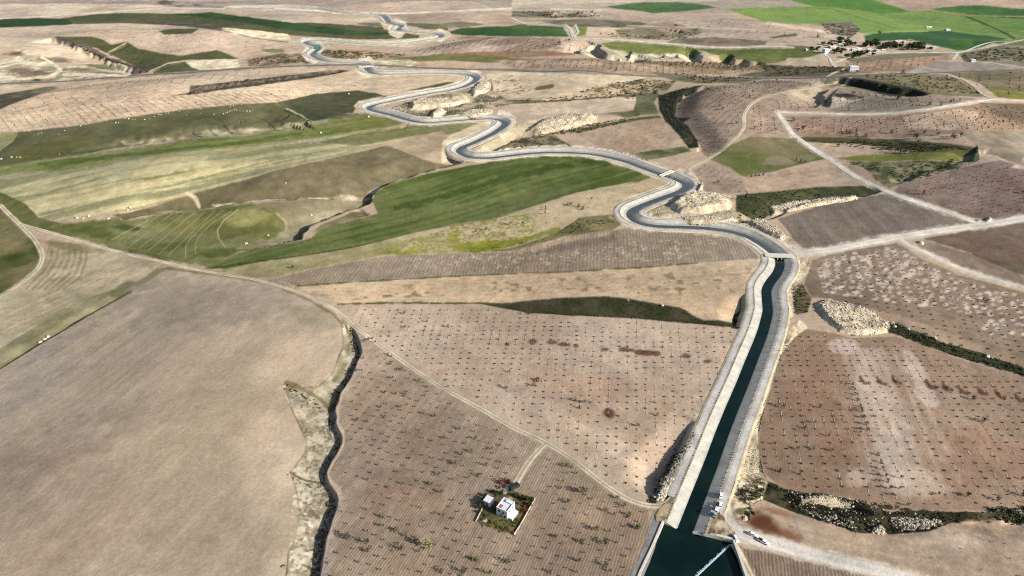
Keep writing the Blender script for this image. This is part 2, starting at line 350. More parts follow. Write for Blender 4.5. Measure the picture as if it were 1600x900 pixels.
paint('-150,60 0,58 85,60 130,74 165,92 140,99 112,98 70,88 45,86 20,79 0,81 -150,84', (206, 184, 158), (188, 164, 142), lam=90, dirpx='0,80 130,70', streak=0.6, name='field', label='smooth pale field running down to the quarry')
paint('248,48 278,45 310,45 300,52 256,54', (96, 98, 62), (84, 88, 56), lam=30)
paint('84,58 145,57 160,62 175,70 198,65 216,76 250,83 282,87 340,78 372,88 372,93 330,93 285,98 260,104 235,112 224,110 190,93 150,75 110,66', (98, 98, 66), (84, 88, 58), lam=40, name='meadow', label='green wedge meadow in the fold above the quarry')
band('90,60 135,73 170,92 205,104 228,110', 6, (92, 84, 82), 0.85)
band('165,84 198,66', 1.5, (190, 178, 150), 0.7)
paint('0,96 30,87 72,89 95,104 140,99 178,95 214,109 205,118 150,123 60,129 -150,132 -150,100', (198, 186, 158), (150, 138, 118), lam=22, k=4, rough=1.5, name='quarry', label='pale scraped quarry ground with winding tracks')
blob(42, 113, 40, 9, (122, 102, 86), 0.9); blob(25, 84, 22, 5, (92, 88, 66), 0.85); blob(90, 94, 26, 5, (105, 98, 86), 0.8); blob(58, 126, 8, 3, (50, 50, 46), 0.9); blob(120, 108, 22, 4, (120, 112, 98), 0.8)
blob(160, 100, 26, 5, (100, 104, 70), 0.8); blob(175, 113, 30, 3, (125, 110, 92), 0.8)
band('0,121 40,123 75,121 95,109 82,98 66,90', 4, (206, 194, 168), 0.95); band('0,104 20,101 45,96', 2.5, (208, 196, 168), 0.9); band('100,117 140,116 170,118 205,112 195,104 180,99', 4, (206, 192, 166), 0.9)
paint('240,112 262,103 290,97 300,106 322,110 380,106 420,104 240,115', (104, 106, 70), (88, 92, 60), lam=24)
band('235,111 262,99 290,95 372,93', 2, (196, 186, 160), 0.85)
paint('290,96 372,94 376,104 340,108 310,109 298,104', (222, 208, 178), (196, 178, 150), lam=8, k=3, rough=1.2)
paint('376,78 400,86 420,84 455,80 470,74 478,66 490,72 470,78 462,84 440,92 420,96 380,100 374,92 340,78', (190, 164, 146), (176, 150, 134), lam=60, dirpx='400,90 470,74', streak=0.5)
paint('385,92 440,83 470,84 475,98 440,104 390,104', (176, 146, 124), (120, 108, 80), lam=14, k=3.4)
blob(430, 79, 26, 4, (112, 112, 76), 0.8); blob(480, 94, 10, 6, (70, 72, 74), 0.9)
# strips left of the far canal
paint('400,62 470,60 560,64 500,76 475,72 450,66', (196, 176, 150), (172, 158, 130), lam=40)
paint('430,-2 560,-2 575,3 500,8 430,5', (172, 152, 140), (160, 142, 128), lam=60)
paint('490,14 560,8 660,1 735,1 752,12 800,15 760,17 690,17 600,22 530,20', (196, 174, 154), (180, 156, 138), lam=60, dirpx='560,16 700,8', streak=0.5, name='field', label='mauve tan rise behind the far canal bends')
paint('610,23 660,19 720,18 800,24 880,30 880,37 800,39 760,37 700,40 690,36 660,36 620,33', (166, 140, 124), (186, 162, 142), lam=70, name='field', label='brown ploughed field beside the far canal bends')
paint('400,28 460,26 580,26 592,31 560,34 460,36 430,32', (204, 186, 164), (188, 168, 146), lam=60)
band('520,20 620,21 720,17 800,13', 2.5, (214, 202, 182), 0.9)
paint('420,18 500,19 510,26 430,27', (190, 170, 152), (170, 150, 134), lam=30)
paint('690,36 720,34 760,38 720,43 700,43', (118, 110, 96), (140, 130, 104), lam=30)
paint('698,51 720,44 760,42 800,40 820,39 830,50 800,57 720,55', (58, 92, 50), (70, 102, 56), lam=50, name='field', label='dark green crop field beyond the far orchard slope')
paint('800,40 830,38 880,42 888,57 800,57', (88, 112, 60), (64, 100, 54), lam=50, name='field', label='green crop field ending at the white track fork')
paint('640,72 662,68 700,62 716,57 800,58 896,59 902,80 870,87 800,86 700,88 600,88 590,81', (190, 166, 148), (150, 124, 108), lam=55, k=3, dirpx='640,86 730,66', streak=0.6, name='orchard_ground', label='stippled orchard slope inside the far canal loop')
paint('690,84 800,79 900,80 900,86 800,90 720,88', (158, 112, 88), (150, 124, 104), lam=26)
paint('590,90 650,88 690,84 740,86 800,90 830,92 800,98 760,98 690,95 620,97', (126, 122, 76), (106, 106, 66), lam=40)
paint('505,78 560,78 640,86 610,92 560,94 520,92 500,86', (184, 150, 122), (120, 104, 76), lam=10, k=3.4)
paint('560,95 640,93 660,99 640,106 590,106', (216, 200, 172), (186, 166, 140), lam=9, k=3, rough=1.4)
paint('650,97 700,95 750,98 745,106 680,107 640,104', (196, 168, 142), (176, 150, 120), lam=24)
# far right: irrigated plain
paint('800,-2 1100,-2 1140,2 1060,3 1000,4 930,12 860,12 800,12', (196, 178, 160), (182, 164, 146), lam=120)
paint('800,14 860,12 930,14 960,15 1000,18 920,19 800,18', (180, 162, 144), (160, 144, 126), lam=50)
paint('950,10 1000,4 1060,3 1108,9 1122,12 1060,18 1020,21 1000,17 960,14', (76, 108, 64), (90, 122, 74), lam=70, name='field', label='green crop oval lying left of the wide green plain')
paint('1132,14 1200,11 1270,10 1238,1 1230,-20 1600,-24 1800,-20 1800,62 1600,60 1560,64 1520,78 1495,78 1440,66 1352,53 1300,42 1200,36', (100, 132, 70), (122, 147, 80), lam=160, k=2.6, mottle=0.05, dirpx='1140,20 1400,44', streak=0.5, name='field', label='broad bright green irrigated plain at the upper right')
paint('1240,1 1300,-4 1362,0 1420,18 1380,22 1310,12 1270,10', (80, 122, 62), (98, 136, 62), lam=120, name='field', label='darker green tongue at the far end of the green plain')
paint('1365,-1 1420,-20 1800,-20 1800,12 1600,14 1540,9 1472,13 1440,17 1422,17', (166, 140, 126), (188, 160, 142), lam=120, name='field', label='brown ploughed rise bordering the green plain')
paint('1456,14 1500,9 1535,8 1580,14 1700,14 1700,30 1600,30 1540,26 1500,20', (58, 102, 54), (80, 120, 62), lam=90, name='field', label='dark green field on the far side of the stream hedge')
paint('1350,55 1390,51 1480,48 1520,54 1575,60 1522,76 1495,79 1440,67 1420,61 1352,67', (56, 94, 58), (72, 108, 66), lam=80, mottle=0.05, name='field', label='deep green crop field right behind the village')
paint('1480,60 1520,62 1520,76 1495,79', (84, 122, 58), (60, 108, 52), lam=40)
band('1510,26 1545,40 1570,52 1585,60', 2.5, (62, 80, 52), 0.9); band('1455,16 1500,24 1600,26', 2, (150, 138, 100), 0.8)
band('1260,12 1300,14 1350,30 1400,44', 1.6, (86, 120, 60), 0.6); band('1352,52 1400,49 1450,49', 1.4, (150, 170, 96), 0.7); band('1420,61 1490,79', 1.6, (150, 168, 100), 0.8)
paint('1545,64 1600,60 1800,60 1800,72 1600,72 1560,70', (92, 118, 70), (110, 120, 80), lam=60)
# tan country between canal and plain
paint('800,16 900,14 930,15 905,19 870,26 800,24', (172, 148, 130), (196, 174, 150), lam=50)
paint('800,17 860,18 862,26 915,16 935,17 938,26 900,30 850,28 800,26', (134, 126, 108), (100, 98, 88), lam=22, k=3)
paint('800,28 870,28 920,26 940,32 960,34 870,38 800,36', (196, 172, 148), (168, 146, 124), lam=50)
paint('860,12 960,13 1020,21 1140,28 1200,35 1270,38 1300,44 1340,46 1345,64 1290,70 1200,66 1120,60 1020,58 960,52 930,46 935,28', (190, 168, 150), (174, 152, 136), lam=130, dirpx='950,30 1200,50', streak=0.6, name='field', label='wide tan fallow land reaching the green plain')
paint('840,32 920,30 1000,34 1020,40 960,44 880,42', (138, 126, 106), (108, 104, 86), lam=30, k=3)
paint('1015,36 1050,34 1080,44 1060,50 1020,50 990,44', (172, 142, 124), (140, 120, 104), lam=30)
paint('895,41 918,42 914,55 900,58', (134, 138, 70), (110, 122, 64), lam=20)
paint('918,42 965,43 985,52 960,56 916,56', (204, 182, 158), (190, 166, 144), lam=30)
paint('960,46 1010,44 1060,50 1090,44 1098,52 1060,60 1040,62 1000,60 970,58', (124, 118, 98), (146, 132, 112), lam=26, k=3)
blob(1020, 50, 26, 4, (110, 104, 84), 0.7); blob(1085, 48, 14, 5, (120, 124, 92), 0.7)
paint('1060,60 1120,58 1200,64 1195,71 1100,72 1040,66', (146, 126, 112), (120, 108, 92), lam=20, k=3)
paint('1200,58 1244,52 1245,56 1205,60', (112, 106, 82), (98, 96, 72), lam=20)
paint('1280,36 1330,34 1345,46 1330,58 1300,52', (138, 124, 110), (112, 104, 90), lam=16, k=3)
paint('905,78 912,70 940,66 1000,68 1080,72 1110,78 1095,96 1000,94 950,90 902,86', (196, 180, 156), (160, 148, 128), lam=22, k=3, rough=1.0, name='slope', label='eroded pale bluff below the green terrace')
paint('940,68 968,63 1020,66 1080,72 1112,77 1080,82 1000,84 980,80 950,76', (122, 128, 72), (108, 116, 66), lam=40, name='meadow', label='green terrace on top of the eroded bluffs')
paint('1095,76 1180,72 1250,71 1275,75 1285,84 1250,92 1200,99 1150,92 1110,84', (114, 122, 68), (98, 108, 62), lam=40, name='meadow', label='green terrace beside the village lane')
paint('1230,90 1275,91 1280,99 1250,102 1225,100', (200, 184, 158), (176, 158, 134), lam=14)
blob(1210, 92, 14, 8, (126, 136, 78), 0.7)
paint('1190,100 1250,104 1330,104 1345,112 1300,119 1200,121 1150,118', (126, 106, 86), (104, 100, 72), lam=22, k=3, name='slope', label='scrubby brown slope under the village')
paint('1320,98 1400,90 1470,84 1500,90 1470,98 1420,112 1390,112 1330,116', (176, 142, 116), (146, 120, 100), lam=30, k=2.6, name='field', label='reddish stubble field behind the lone white barn')
paint('1320,92 1390,84 1450,80 1500,84 1400,92 1330,98', (136, 122, 104), (112, 106, 86), lam=22)
paint('1415,112 1440,104 1470,96 1560,98 1640,110 1600,112 1500,112', (160, 150, 142), (146, 134, 124), lam=60, name='field', label='grey fallow field beside the stream at the village')
paint('1500,86 1530,74 1570,70 1700,72 1700,100 1600,104 1560,98 1505,94', (112, 108, 84), (140, 126, 110), lam=36, k=3, name='slope', label='olive scrub hill at the end of the village road')
paint('775,94 860,91 950,92 1000,95 1100,97 1160,97 1196,110 1150,118 1050,117 950,113 800,107', (186, 160, 138), (158, 128, 106), lam=40, k=2.6, name='orchard_ground', label='long orchard strip between the bluffs and the grey road')
paint('1000,96 1120,97 1180,100 1196,110 1130,110 1040,104', (132, 116, 82), (150, 122, 94), lam=18, k=3, op=0.8)
paint('800,112 870,112 1010,120 1000,126 960,131 900,146 850,152 800,152 770,144 762,128 760,116', (216, 196, 166), (200, 178, 150), lam=60, name='field', label='cream bare field beside the canal bend')
paint('900,144 960,131 1005,123 1056,127 1040,145 1020,149 985,143 960,142 930,147', (184, 158, 130), (120, 108, 78), lam=13, k=3.6, name='slope', label='cream slope speckled with low shrubs')
speck('770,115 830,112 830,150 775,150', (110, 96, 70), 0.12, 4)
band('838,138 862,135', 5, (98, 96, 66), 0.85)
paint('1015,112 1100,120 1200,122 1160,130 1090,130 1050,126', (128, 116, 84), (104, 102, 70), lam=18, k=3)
paint('800,156 850,157 950,150 1010,145 1035,148 1010,154 900,158 830,162 780,162 760,160', (96, 98, 66), (120, 116, 82), lam=16, k=3, name='gully', label='weedy ditch below the cream field')
paint('790,164 860,160 960,152 1000,152 1005,160 990,172 940,177 830,180 790,178', (192, 166, 144), (206, 184, 158), lam=50, name='field', label='tan field between two weedy ditches')
paint('995,150 1030,147 1022,160 1030,178 980,180 940,178 990,172', (122, 122, 92), (104, 106, 74), lam=24, k=2.6)
paint('900,208 950,196 1000,186 1034,183 1062,214 1040,232 1000,246 968,244 930,226', (184, 158, 136), (168, 140, 120), lam=40, name='field', label='tan triangular field beside the dark ravine')
paint('880,206 930,196 1000,183 1030,180 1034,184 1000,187 950,197 905,208', (90, 94, 64), (110, 108, 76), lam=14)
paint('990,240 1040,232 1070,228 1080,236 1040,246 1000,252', (130, 128, 94), (90, 94, 66), lam=14, k=3)
paint('1028,150 1058,140 1098,133 1100,137 1070,146 1060,160 1056,178 1076,188 1090,212 1094,230 1076,232 1062,212 1040,190 1030,172', (52, 58, 44), (42, 48, 40), lam=12, k=3, name='gully', label='winding scrub filled ravine below the terraced orchard')  # shade of the ravine is painted into this dark green
# orchards to the right of the ravine
paint('1098,134 1150,131 1200,124 1290,130 1220,146 1182,156 1168,180 1168,196 1155,214 1110,250 1092,234 1090,212 1076,190 1058,178 1058,160 1070,147', (170, 146, 130), (146, 124, 110), lam=50, name='orchard_ground', label='gently curved orchard between the ravine and the pale track')
paint('1180,158 1215,146 1262,132 1300,122 1330,122 1300,132 1280,148 1220,152 1190,158', (196, 176, 148), (162, 142, 116), lam=20, k=3)
paint('1172,164 1200,152 1280,152 1290,168 1310,176 1220,174 1212,180 1236,214 1168,214 1160,208 1168,190', (180, 154, 136), (160, 132, 116), lam=40, name='orchard_ground', label='orchard corner where the pale tracks meet')
paint('1284,166 1290,150 1310,136 1340,128 1400,144 1460,148 1530,154 1480,164 1400,176 1310,176', (166, 146, 132), (146, 128, 114), lam=40, name='orchard_ground', label='orchard hollow inside the loop of pale track')
paint('1285,160 1300,152 1340,150 1345,156 1300,170', (196, 178, 160), (176, 156, 140), lam=24)
paint('1280,124 1320,117 1400,114 1480,116 1520,132 1545,152 1460,149 1400,142 1345,128 1300,132', (122, 116, 82), (140, 124, 96), lam=30, k=2.6, name='slope', label='olive brown hillside beyond the shaded hollow')
paint('1480,114 1560,110 1700,112 1700,160 1560,152 1530,130', (118, 108, 80), (142, 124, 98), lam=26, k=3, name='slope', label='dark scrub hillside beside the track junction')
paint('1540,136 1600,146 1640,152 1600,156 1560,152', (134, 134, 60), (122, 122, 64), lam=16)
paint('1216,180 1300,182 1400,180 1490,168 1540,160 1600,162 1700,170 1700,216 1600,212 1540,204 1480,210 1400,216 1260,216 1238,208', (172, 142, 122), (156, 124, 104), lam=45, k=2.6, name='orchard_ground', label='reddish orchard terrace under the straight pale track')
paint('1410,182 1500,170 1530,176 1520,198 1480,204 1420,200', (200, 176, 154), (176, 150, 130), lam=40)
paint('1530,160 1700,168 1700,200 1600,190 1560,184', (134, 112, 92), (120, 102, 82), lam=22)
paint('1238,216 1262,214 1330,215 1400,218 1480,224 1530,230 1520,242 1440,238 1400,232 1330,224 1260,222', (86, 86, 56), (104, 98, 66), lam=16, k=2.6, name='slope', label='dark weedy bank below the reddish orchard terrace')
paint('1500,206 1560,204 1700,216 1700,262 1600,256 1560,240 1530,232', (168, 150, 132), (140, 126, 108), lam=30, k=3)
paint('1255,222 1330,226 1400,234 1430,238 1360,242 1310,246 1286,240', (202, 176, 152), (190, 164, 140), lam=40, name='field', label='small tan field above the yellow green strip')
paint('1308,247 1350,242 1430,238 1490,238 1508,242 1500,248 1440,250 1380,252 1335,252', (140, 142, 72), (122, 126, 64), lam=30, k=2.6, name='meadow', label='bright yellow green strip above the eroded bank')
paint('1320,252 1400,253 1500,248 1512,240 1530,236 1530,250 1500,262 1460,270 1420,284 1390,294 1375,286 1350,262', (150, 142, 112), (104, 106, 70), lam=12, k=3.6, rough=1.0, name='slope', label='eroded grassy bank with pale runnels')
paint('1170,214 1236,216 1252,220 1292,248 1270,252 1230,262 1210,268 1160,276 1140,262 1110,250 1130,232', (106, 112, 62), (140, 124, 96), lam=40, k=2.4, name='meadow', label='olive green field in the angle of two pale tracks')
paint('1200,244 1240,240 1280,242 1270,250 1230,258 1190,258', (152, 134, 110), (134, 126, 88), lam=24, op=0.7)
paint('1082,268 1110,252 1140,262 1160,278 1170,300 1130,304 1100,298', (172, 150, 132), (160, 136, 120), lam=30, name='orchard_ground', label='small planted field beside the canal footbridge')
paint('1160,278 1210,270 1292,250 1345,290 1280,296 1200,300 1168,300', (190, 164, 142), (176, 144, 124), lam=40, dirpx='1180,292 1320,268', streak=0.6, name='field', label='pinkish tan field left of the long pale track')
paint('1290,250 1320,252 1350,266 1374,284 1352,284', (190, 162, 140), (176, 150, 130), lam=30)
paint('1150,304 1200,300 1280,292 1350,290 1382,298 1340,308 1240,318 1205,332 1180,344 1150,340', (92, 94, 62), (72, 78, 52), lam=12, k=3, name='gully', label='shrubby creek running under the long rubble wall')
paint('1395,300 1412,284 1450,278 1500,262 1560,250 1600,258 1700,290 1700,324 1600,338 1562,345 1520,340 1450,316', (150, 126, 118), (128, 104, 98), lam=40, k=2.6, name='orchard_ground', label='dark speckled hillside orchard above the rubble cone')
paint('1400,290 1450,276 1480,270 1490,282 1440,300', (176, 148, 132), (160, 134, 120), lam=24, op=0.8)
paint('1600,246 1700,250 1700,280 1580,262', (176, 164, 152), (150, 138, 126), lam=24)
paint('1214,342 1280,322 1352,308 1386,303 1420,313 1500,342 1528,350 1430,364 1350,378 1290,386 1255,388 1240,374 1226,354', (126, 108, 100), (138, 122, 112), lam=70, mottle=0.06, dirpx='1262,336 1300,384', streak=0.7, slen=(120, 1.6), row=2.4, ramp=0.10, name='field', label='dark ploughed field between the rubble wall and the wide pale road')
paint('1442,373 1530,358 1620,344 1760,318 1900,300 1900,480 1700,448 1600,426 1570,420 1520,396', (118, 94, 82), (134, 112, 98), lam=60, dirpx='1460,372 1600,412', streak=0.5, row=2.6, ramp=0.10, name='field', label='purple brown ploughed field below the wide pale road')
band('1520,398 1570,420 1610,430', 4, (96, 92, 60), 0.8)
paint('1262,424 1270,406 1300,396 1400,380 1412,386 1440,404 1500,430 1560,446 1620,462 1760,500 1900,530 1900,700 1700,640 1600,577 1550,562 1500,548 1436,522 1400,502 1340,482 1300,468 1268,464 1256,446', (132, 110, 94), (150, 128, 110), lam=45, k=2.6, name='orchard_ground', label='blotched orchard right of the bridge, pale soil around each tree')
paint('1430,384 1445,374 1520,398 1600,432 1600,448 1540,430 1480,408', (160, 138, 124), (140, 118, 104), lam=25, k=3)
paint('1300,470 1400,490 1480,520 1560,545 1600,560 1600,577 1550,562 1500,548 1436,522 1390,502', (184, 158, 134), (164, 138, 116), lam=30, op=0.8)
paint('1310,506 1400,500 1440,516 1500,542 1560,556 1610,578 1700,610 1700,626 1600,588 1540,570 1490,556 1430,534 1392,520 1330,524', (72, 76, 46), (54, 60, 40), lam=14, k=3, soft=1.5, name='gully', label='dark green ditch between two orchards')
paint('1238,448 1254,444 1268,466 1262,488 1244,492 1238,470', (132, 108, 80), (96, 92, 58), lam=12, k=3)
# ------------------------------------------------------------------ left middle: hill fields and meadows
paint('-150,172 0,170 30,158 90,140 130,131 200,122 300,115 400,107 506,103 511,110 470,115 400,123 330,131 297,134 295,144 345,139 400,133 500,120 545,112 560,106 600,118 720,117 734,121 728,128 690,137 640,148 600,152 560,142 500,146 425,161 370,164 280,173 200,184 130,196 60,204 0,209 -150,216', (206, 182, 154), (190, 164, 140), lam=120, dirpx='60,170 230,150', streak=0.55, slen=(150, 5), row=9.0, ramp=0.07, name='field', label='large pale hillside field combed with faint rows')
band('20,178 90,160 130,164 200,158 300,150', 10, (190, 164, 142), 0.5)
paint('268,150 296,144 297,134 332,131 400,124 470,115 530,108 546,111 500,120 400,134 350,140 310,147', (108, 98, 84), (78, 74, 64), lam=10, k=3.4, soft=1.0, name='slope', label='dark scrubby bank splitting the pale hillside field')
paint('-150,150 0,148 60,137 96,134 70,145 30,158 0,171 -150,176', (116, 108, 88), (84, 82, 66), lam=18, k=3)
paint('-150,134 0,133 90,132 60,137 0,147 -150,150', (196, 178, 150), (180, 160, 136), lam=40)
paint('430,161 490,147 560,141 590,146 606,152 576,160 556,168 552,176 580,182 545,180 510,186 488,188 470,178', (94, 95, 70), (80, 84, 60), lam=30, mottle=0.12, name='meadow', label='dark olive meadow touching the canal hairpin')
paint('545,176 575,178 590,186 540,190 510,192 515,184', (150, 140, 108), (104, 100, 72), lam=12, k=3)
paint('636,141 700,128 713,128 690,135 650,141', (98, 100, 60), (86, 90, 56), lam=20)
paint('-150,216 0,208 60,203 130,195 200,183 280,172 370,163 428,160 470,178 488,188 470,194 380,200 330,203 270,212 220,224 180,229 120,243 40,254 0,262 -150,270', (112, 108, 78), (94, 93, 62), lam=40, k=2.4, mottle=0.09, name='meadow', label='olive meadow dotted with pale boulders')
paint('-150,216 0,208 30,206 20,222 0,236 -150,250', (156, 150, 106), (140, 136, 90), lam=26)
paint('40,226 120,214 160,218 120,236 40,250 0,256', (108, 110, 56), (96, 98, 54), lam=30, op=0.7)
paint('188,219 230,215 270,210 300,203 330,200 380,199 430,195 485,188 480,194 420,202 330,208 280,216 225,224 195,224', (184, 170, 142), (128, 116, 88), lam=10, k=3.6, rough=1.0)
for a, b in (((300, 203), (318, 214)), ((325, 198), (338, 209)), ((350, 196), (362, 205)), ((445, 172), (486, 190)), ((410, 186), (428, 196))): band(f'{a[0]},{a[1]} {b[0]},{b[1]}', 2.2, (74, 68, 54), 0.8)
band('448,168 470,178 480,186', 3, (178, 166, 146), 0.8)
paint('-150,276 0,262 40,254 120,243 200,232 300,214 400,204 500,190 560,182 612,183 640,190 600,201 500,216 400,229 300,236 200,248 100,268 40,270 0,276 -150,292', (104, 122, 50), (132, 138, 82), lam=50, k=2.8, dirpx='100,256 400,214', streak=1.2, soft=7, wob=9, name='meadow', label='bright green grass band under the boulder meadow')
paint('500,196 560,184 612,183 638,190 600,201 540,206', (136, 132, 84), (112, 116, 58), lam=24, k=2.6, op=0.85)
blob(110, 258, 60, 9, (84, 102, 36), 0.6, -8)
paint('-150,292 0,276 100,268 200,248 300,237 400,230 500,218 600,204 700,192 745,192 735,200 700,208 690,216 650,212 600,226 520,246 440,264 380,282 300,302 240,318 180,333 120,342 36,346 0,322 -150,300', (186, 175, 136), (146, 142, 104), lam=70, k=2.6, dirpx='60,330 500,240', streak=1.7, soft=7, wob=8, slen=(160, 3.4), name='meadow', label='broad pale straw meadow streaked along its length')
band('40,332 120,313 220,292 330,268 420,254', 9, (196, 184, 140), 0.75, rag=0.9); band('30,322 110,302 200,284', 6, (188, 176, 134), 0.6, rag=1); band('200,262 260,250 320,247 300,262', 10, (186, 176, 134), 0.65, rag=1)
band('300,268 400,245 520,226 620,210', 5, (178, 166, 120), 0.55, rag=1); band('230,281 262,276 300,270', 7, (124, 126, 60), 0.6, rag=1)
for ln_, w_, c_, o_ in (('36,336 110,320 200,300 300,276 400,256 470,244', 5, (202, 190, 150), 0.55), ('60,322 150,302 260,278 340,262', 4, (198, 186, 146), 0.5), ('0,300 80,290 180,270 260,256', 5, (182, 172, 132), 0.5), ('120,338 240,314 360,284 460,262', 3, (192, 182, 140), 0.5), ('240,300 340,276 440,256 540,236', 3.5, (196, 186, 146), 0.5), ('100,262 240,244 360,236 480,224', 5, (150, 150, 96), 0.5),
        ('180,330 300,304 420,274', 2.5, (120, 122, 70), 0.5), ('0,312 100,300 220,276', 3, (128, 128, 78), 0.45), ('330,274 430,250 560,226 640,212', 2.5, (124, 124, 70), 0.5), ('60,256 160,246 260,236 380,222 470,208', 5, (86, 106, 42), 0.6), ('330,226 430,208 520,196 600,186', 4, (140, 142, 82), 0.5)): band(ln_, w_, c_, o_, rag=0.35)
paint('500,222 560,206 640,197 745,192 738,200 700,210 640,213 560,228', (122, 122, 78), (142, 138, 94), lam=40, k=2.6, dirpx='520,222 740,194', streak=0.8, op=0.9)
paint('-150,300 0,300 40,318 60,340 100,350 60,356 30,350 0,320 -150,310', (96, 100, 54), (120, 116, 70), lam=26)
paint('605,226 650,212 690,204 700,212 690,224 688,244 660,246', (182, 160, 132), (168, 146, 118), lam=26, name='field', label='small tan field in the crook of the canal bend')
paint('176,336 240,319 300,303 380,282 440,264 520,247 604,227 660,247 700,250 735,252 700,262 650,274 600,292 548,306 500,311 450,313 400,316 350,321 300,327 240,334 195,344', (136, 121, 92), (118, 106, 78), lam=30, mottle=0.14, name='slope', label='olive brown slope falling to the dark gully')
paint('330,316 400,309 450,306 520,304 560,296 600,280 640,268 690,254 730,252 690,264 650,274 600,290 550,306 450,313 400,316 340,322', (196, 180, 152), (128, 112, 82), lam=12, k=3.8, rough=0.9)
band('294,302 304,308 310,318', 5, (204, 190, 164), 0.85); blob(265, 328, 22, 4, (176, 162, 132), 0.5)
# left middle below the creek
paint('396,318 450,313 500,311 550,307 584,300 578,318 560,326 545,330 500,348 480,358 470,374 430,384 395,390 372,390 420,368 446,352 448,342 430,330', (134, 120, 90), (150, 138, 110), lam=30, k=2.4, name='slope', label='tan green saddle between the tramlined oval and the gully')
blob(500, 335, 24, 12, (186, 174, 146), 0.7, -30); blob(520, 326, 20, 8, (178, 164, 134), 0.5, -20)
paint('500,352 530,340 560,328 575,334 560,344 520,356 490,364', (150, 138, 104), (122, 112, 76), lam=14, k=3)
paint('36,350 100,350 180,340 200,343 250,335 300,328 350,321 400,318 430,330 446,346 444,356 420,370 390,384 370,392 400,398 360,408 330,418 290,412 250,405 180,390 120,372 60,358', (104, 108, 62), (138, 134, 90), lam=34, k=2.8, soft=3, wob=6, mottle=0.13, name='field', label='rounded green field marked with pale tramlines')
blob(385, 340, 46, 15, (158, 152, 100), 0.8, -12); blob(300, 352, 60, 12, (140, 136, 84), 0.6, -14); blob(200, 356, 22, 6, (62, 82, 34), 0.8); blob(150, 362, 50, 9, (86, 92, 44), 0.6, 14); blob(330, 395, 60, 9, (76, 90, 38), 0.7, -6)
for x0, y0, x1, y1 in ((232, 344, 175, 374), (250, 336, 192, 379), (268, 334, 205, 383), (288, 333, 217, 388), (305, 331, 232, 391), (320, 330, 249, 396), (336, 329, 263, 399)): band(f'{x0},{y0} {x1},{y1}', 1.1, (168, 164, 118), 0.55, rag=0.2)
band('350,328 318,352 298,372 290,385 290,402', 1.1, (172, 168, 122), 0.55, rag=0.2); band('362,330 330,350 312,368 305,382 306,397', 1.1, (172, 168, 122), 0.55, rag=0.2); band('372,328 350,344 340,360 341,372 352,386', 1.5, (184, 177, 134), 0.7, rag=0.2)
band('150,374 250,398 330,414', 1.1, (140, 140, 80), 0.6, rag=0.1)
paint('320,420 350,406 390,390 430,384 470,376 486,372 502,358 545,347 575,338 590,333 582,316 586,302 606,288 660,273 720,261 800,248 850,244 890,242 930,247 960,258 1000,267 1022,276 1000,283 960,289 900,301 840,320 780,338 700,353 650,363 600,376 540,390 480,399 420,407 360,420', (84, 102, 48), (114, 122, 72), lam=50, k=2.6, dirpx='450,392 800,300', streak=1.2, slen=(160, 3.2), mottle=0.07, name='field', label='long deep green wheat field above the dry strip')
band('620,326 700,304 800,276 880,258 950,252', 9, (62, 84, 30), 0.65, rag=0.8); band('500,376 600,352 700,326 820,300', 6, (128, 130, 80), 0.55, rag=0.9); band('540,386 640,364 740,342 840,316', 5, (120, 122, 76), 0.55, rag=0.9)
band('820,252 880,250 920,262 860,270', 6, (118, 124, 72), 0.5, rag=1); band('330,418 480,399 600,377 780,339 1000,284', 2, (66, 66, 38), 0.7)
paint('330,424 420,408 540,391 650,364 780,340 900,302 1000,284 1038,282 1036,292 1000,304 966,320 956,334 915,338 880,350 850,358 820,380 760,393 700,396 600,398 540,411 480,421 440,432 400,434', (198, 174, 142), (178, 160, 122), lam=40, k=2.4, name='field', label='dry tan strip with yellow green patches below the wheat')
paint('330,424 420,408 540,391 620,372 640,384 600,398 540,411 480,421 440,432 400,434', (150, 140, 98), (170, 156, 118), lam=20, k=3, op=0.9)
speck('560,398 640,372 720,352 720,396 600,398', (144, 144, 66), 0.30, 1.7, 0.8); speck('700,352 840,330 830,392 720,396', (142, 143, 64), 0.28, 1.9, 0.85); blob(745, 384, 50, 7, (136, 140, 34), 0.85, -5); blob(640, 394, 38, 6, (128, 136, 46), 0.8, -4); blob(710, 372, 12, 12, (140, 142, 44), 0.7)
paint('720,394 760,393 800,388 846,372 880,357 905,340 960,334 975,348 955,360 920,364 880,370 850,379 800,392', (108, 102, 68), (132, 124, 84), lam=16, k=3, name='slope', label='weedy olive bank at the canal end of the dry strip')
band('740,392 800,380 840,368 872,358', 8, (128, 134, 32), 0.8); blob(935, 352, 22, 8, (150, 136, 102), 0.6)
paint('400,442 430,436 470,425 540,411 600,401 700,397 790,394 850,381 900,367 955,359 985,358 1040,362 1110,365 1152,374 1176,391 1186,404 1090,411 1000,418 900,424 800,428 700,432 600,438 520,443 465,447', (148, 128, 110), (158, 140, 122), lam=60, mottle=0.08, dirpx='700,428 712,398', streak=0.25, row=2.6, ramp=0.11, name='field', label='long brown ploughed field above the thin green boundary')
speck('560,410 900,380 1100,370 1150,385 1080,405 700,425', (196, 180, 162), 0.12, 2.2, 0.55)
paint('430,438 465,447 520,443 600,438 700,432 800,428 900,424 1000,418 1090,411 1186,405 1190,420 1176,450 1166,474 1150,488 1130,500 1082,488 1060,480 985,466 950,462 880,464 820,469 770,473 700,474 600,473 530,476 500,466 470,452', (204, 176, 144), (188, 160, 132), lam=60, dirpx='520,462 1100,432', streak=0.3, row=5.5, ramp=0.035, name='field', label='tan strip with dotted plant lines below the thin green boundary')
band('465,447 520,443 700,432 900,424 1000,418 1090,411', 2.0, (96, 92, 56), 0.8, rag=0.9)
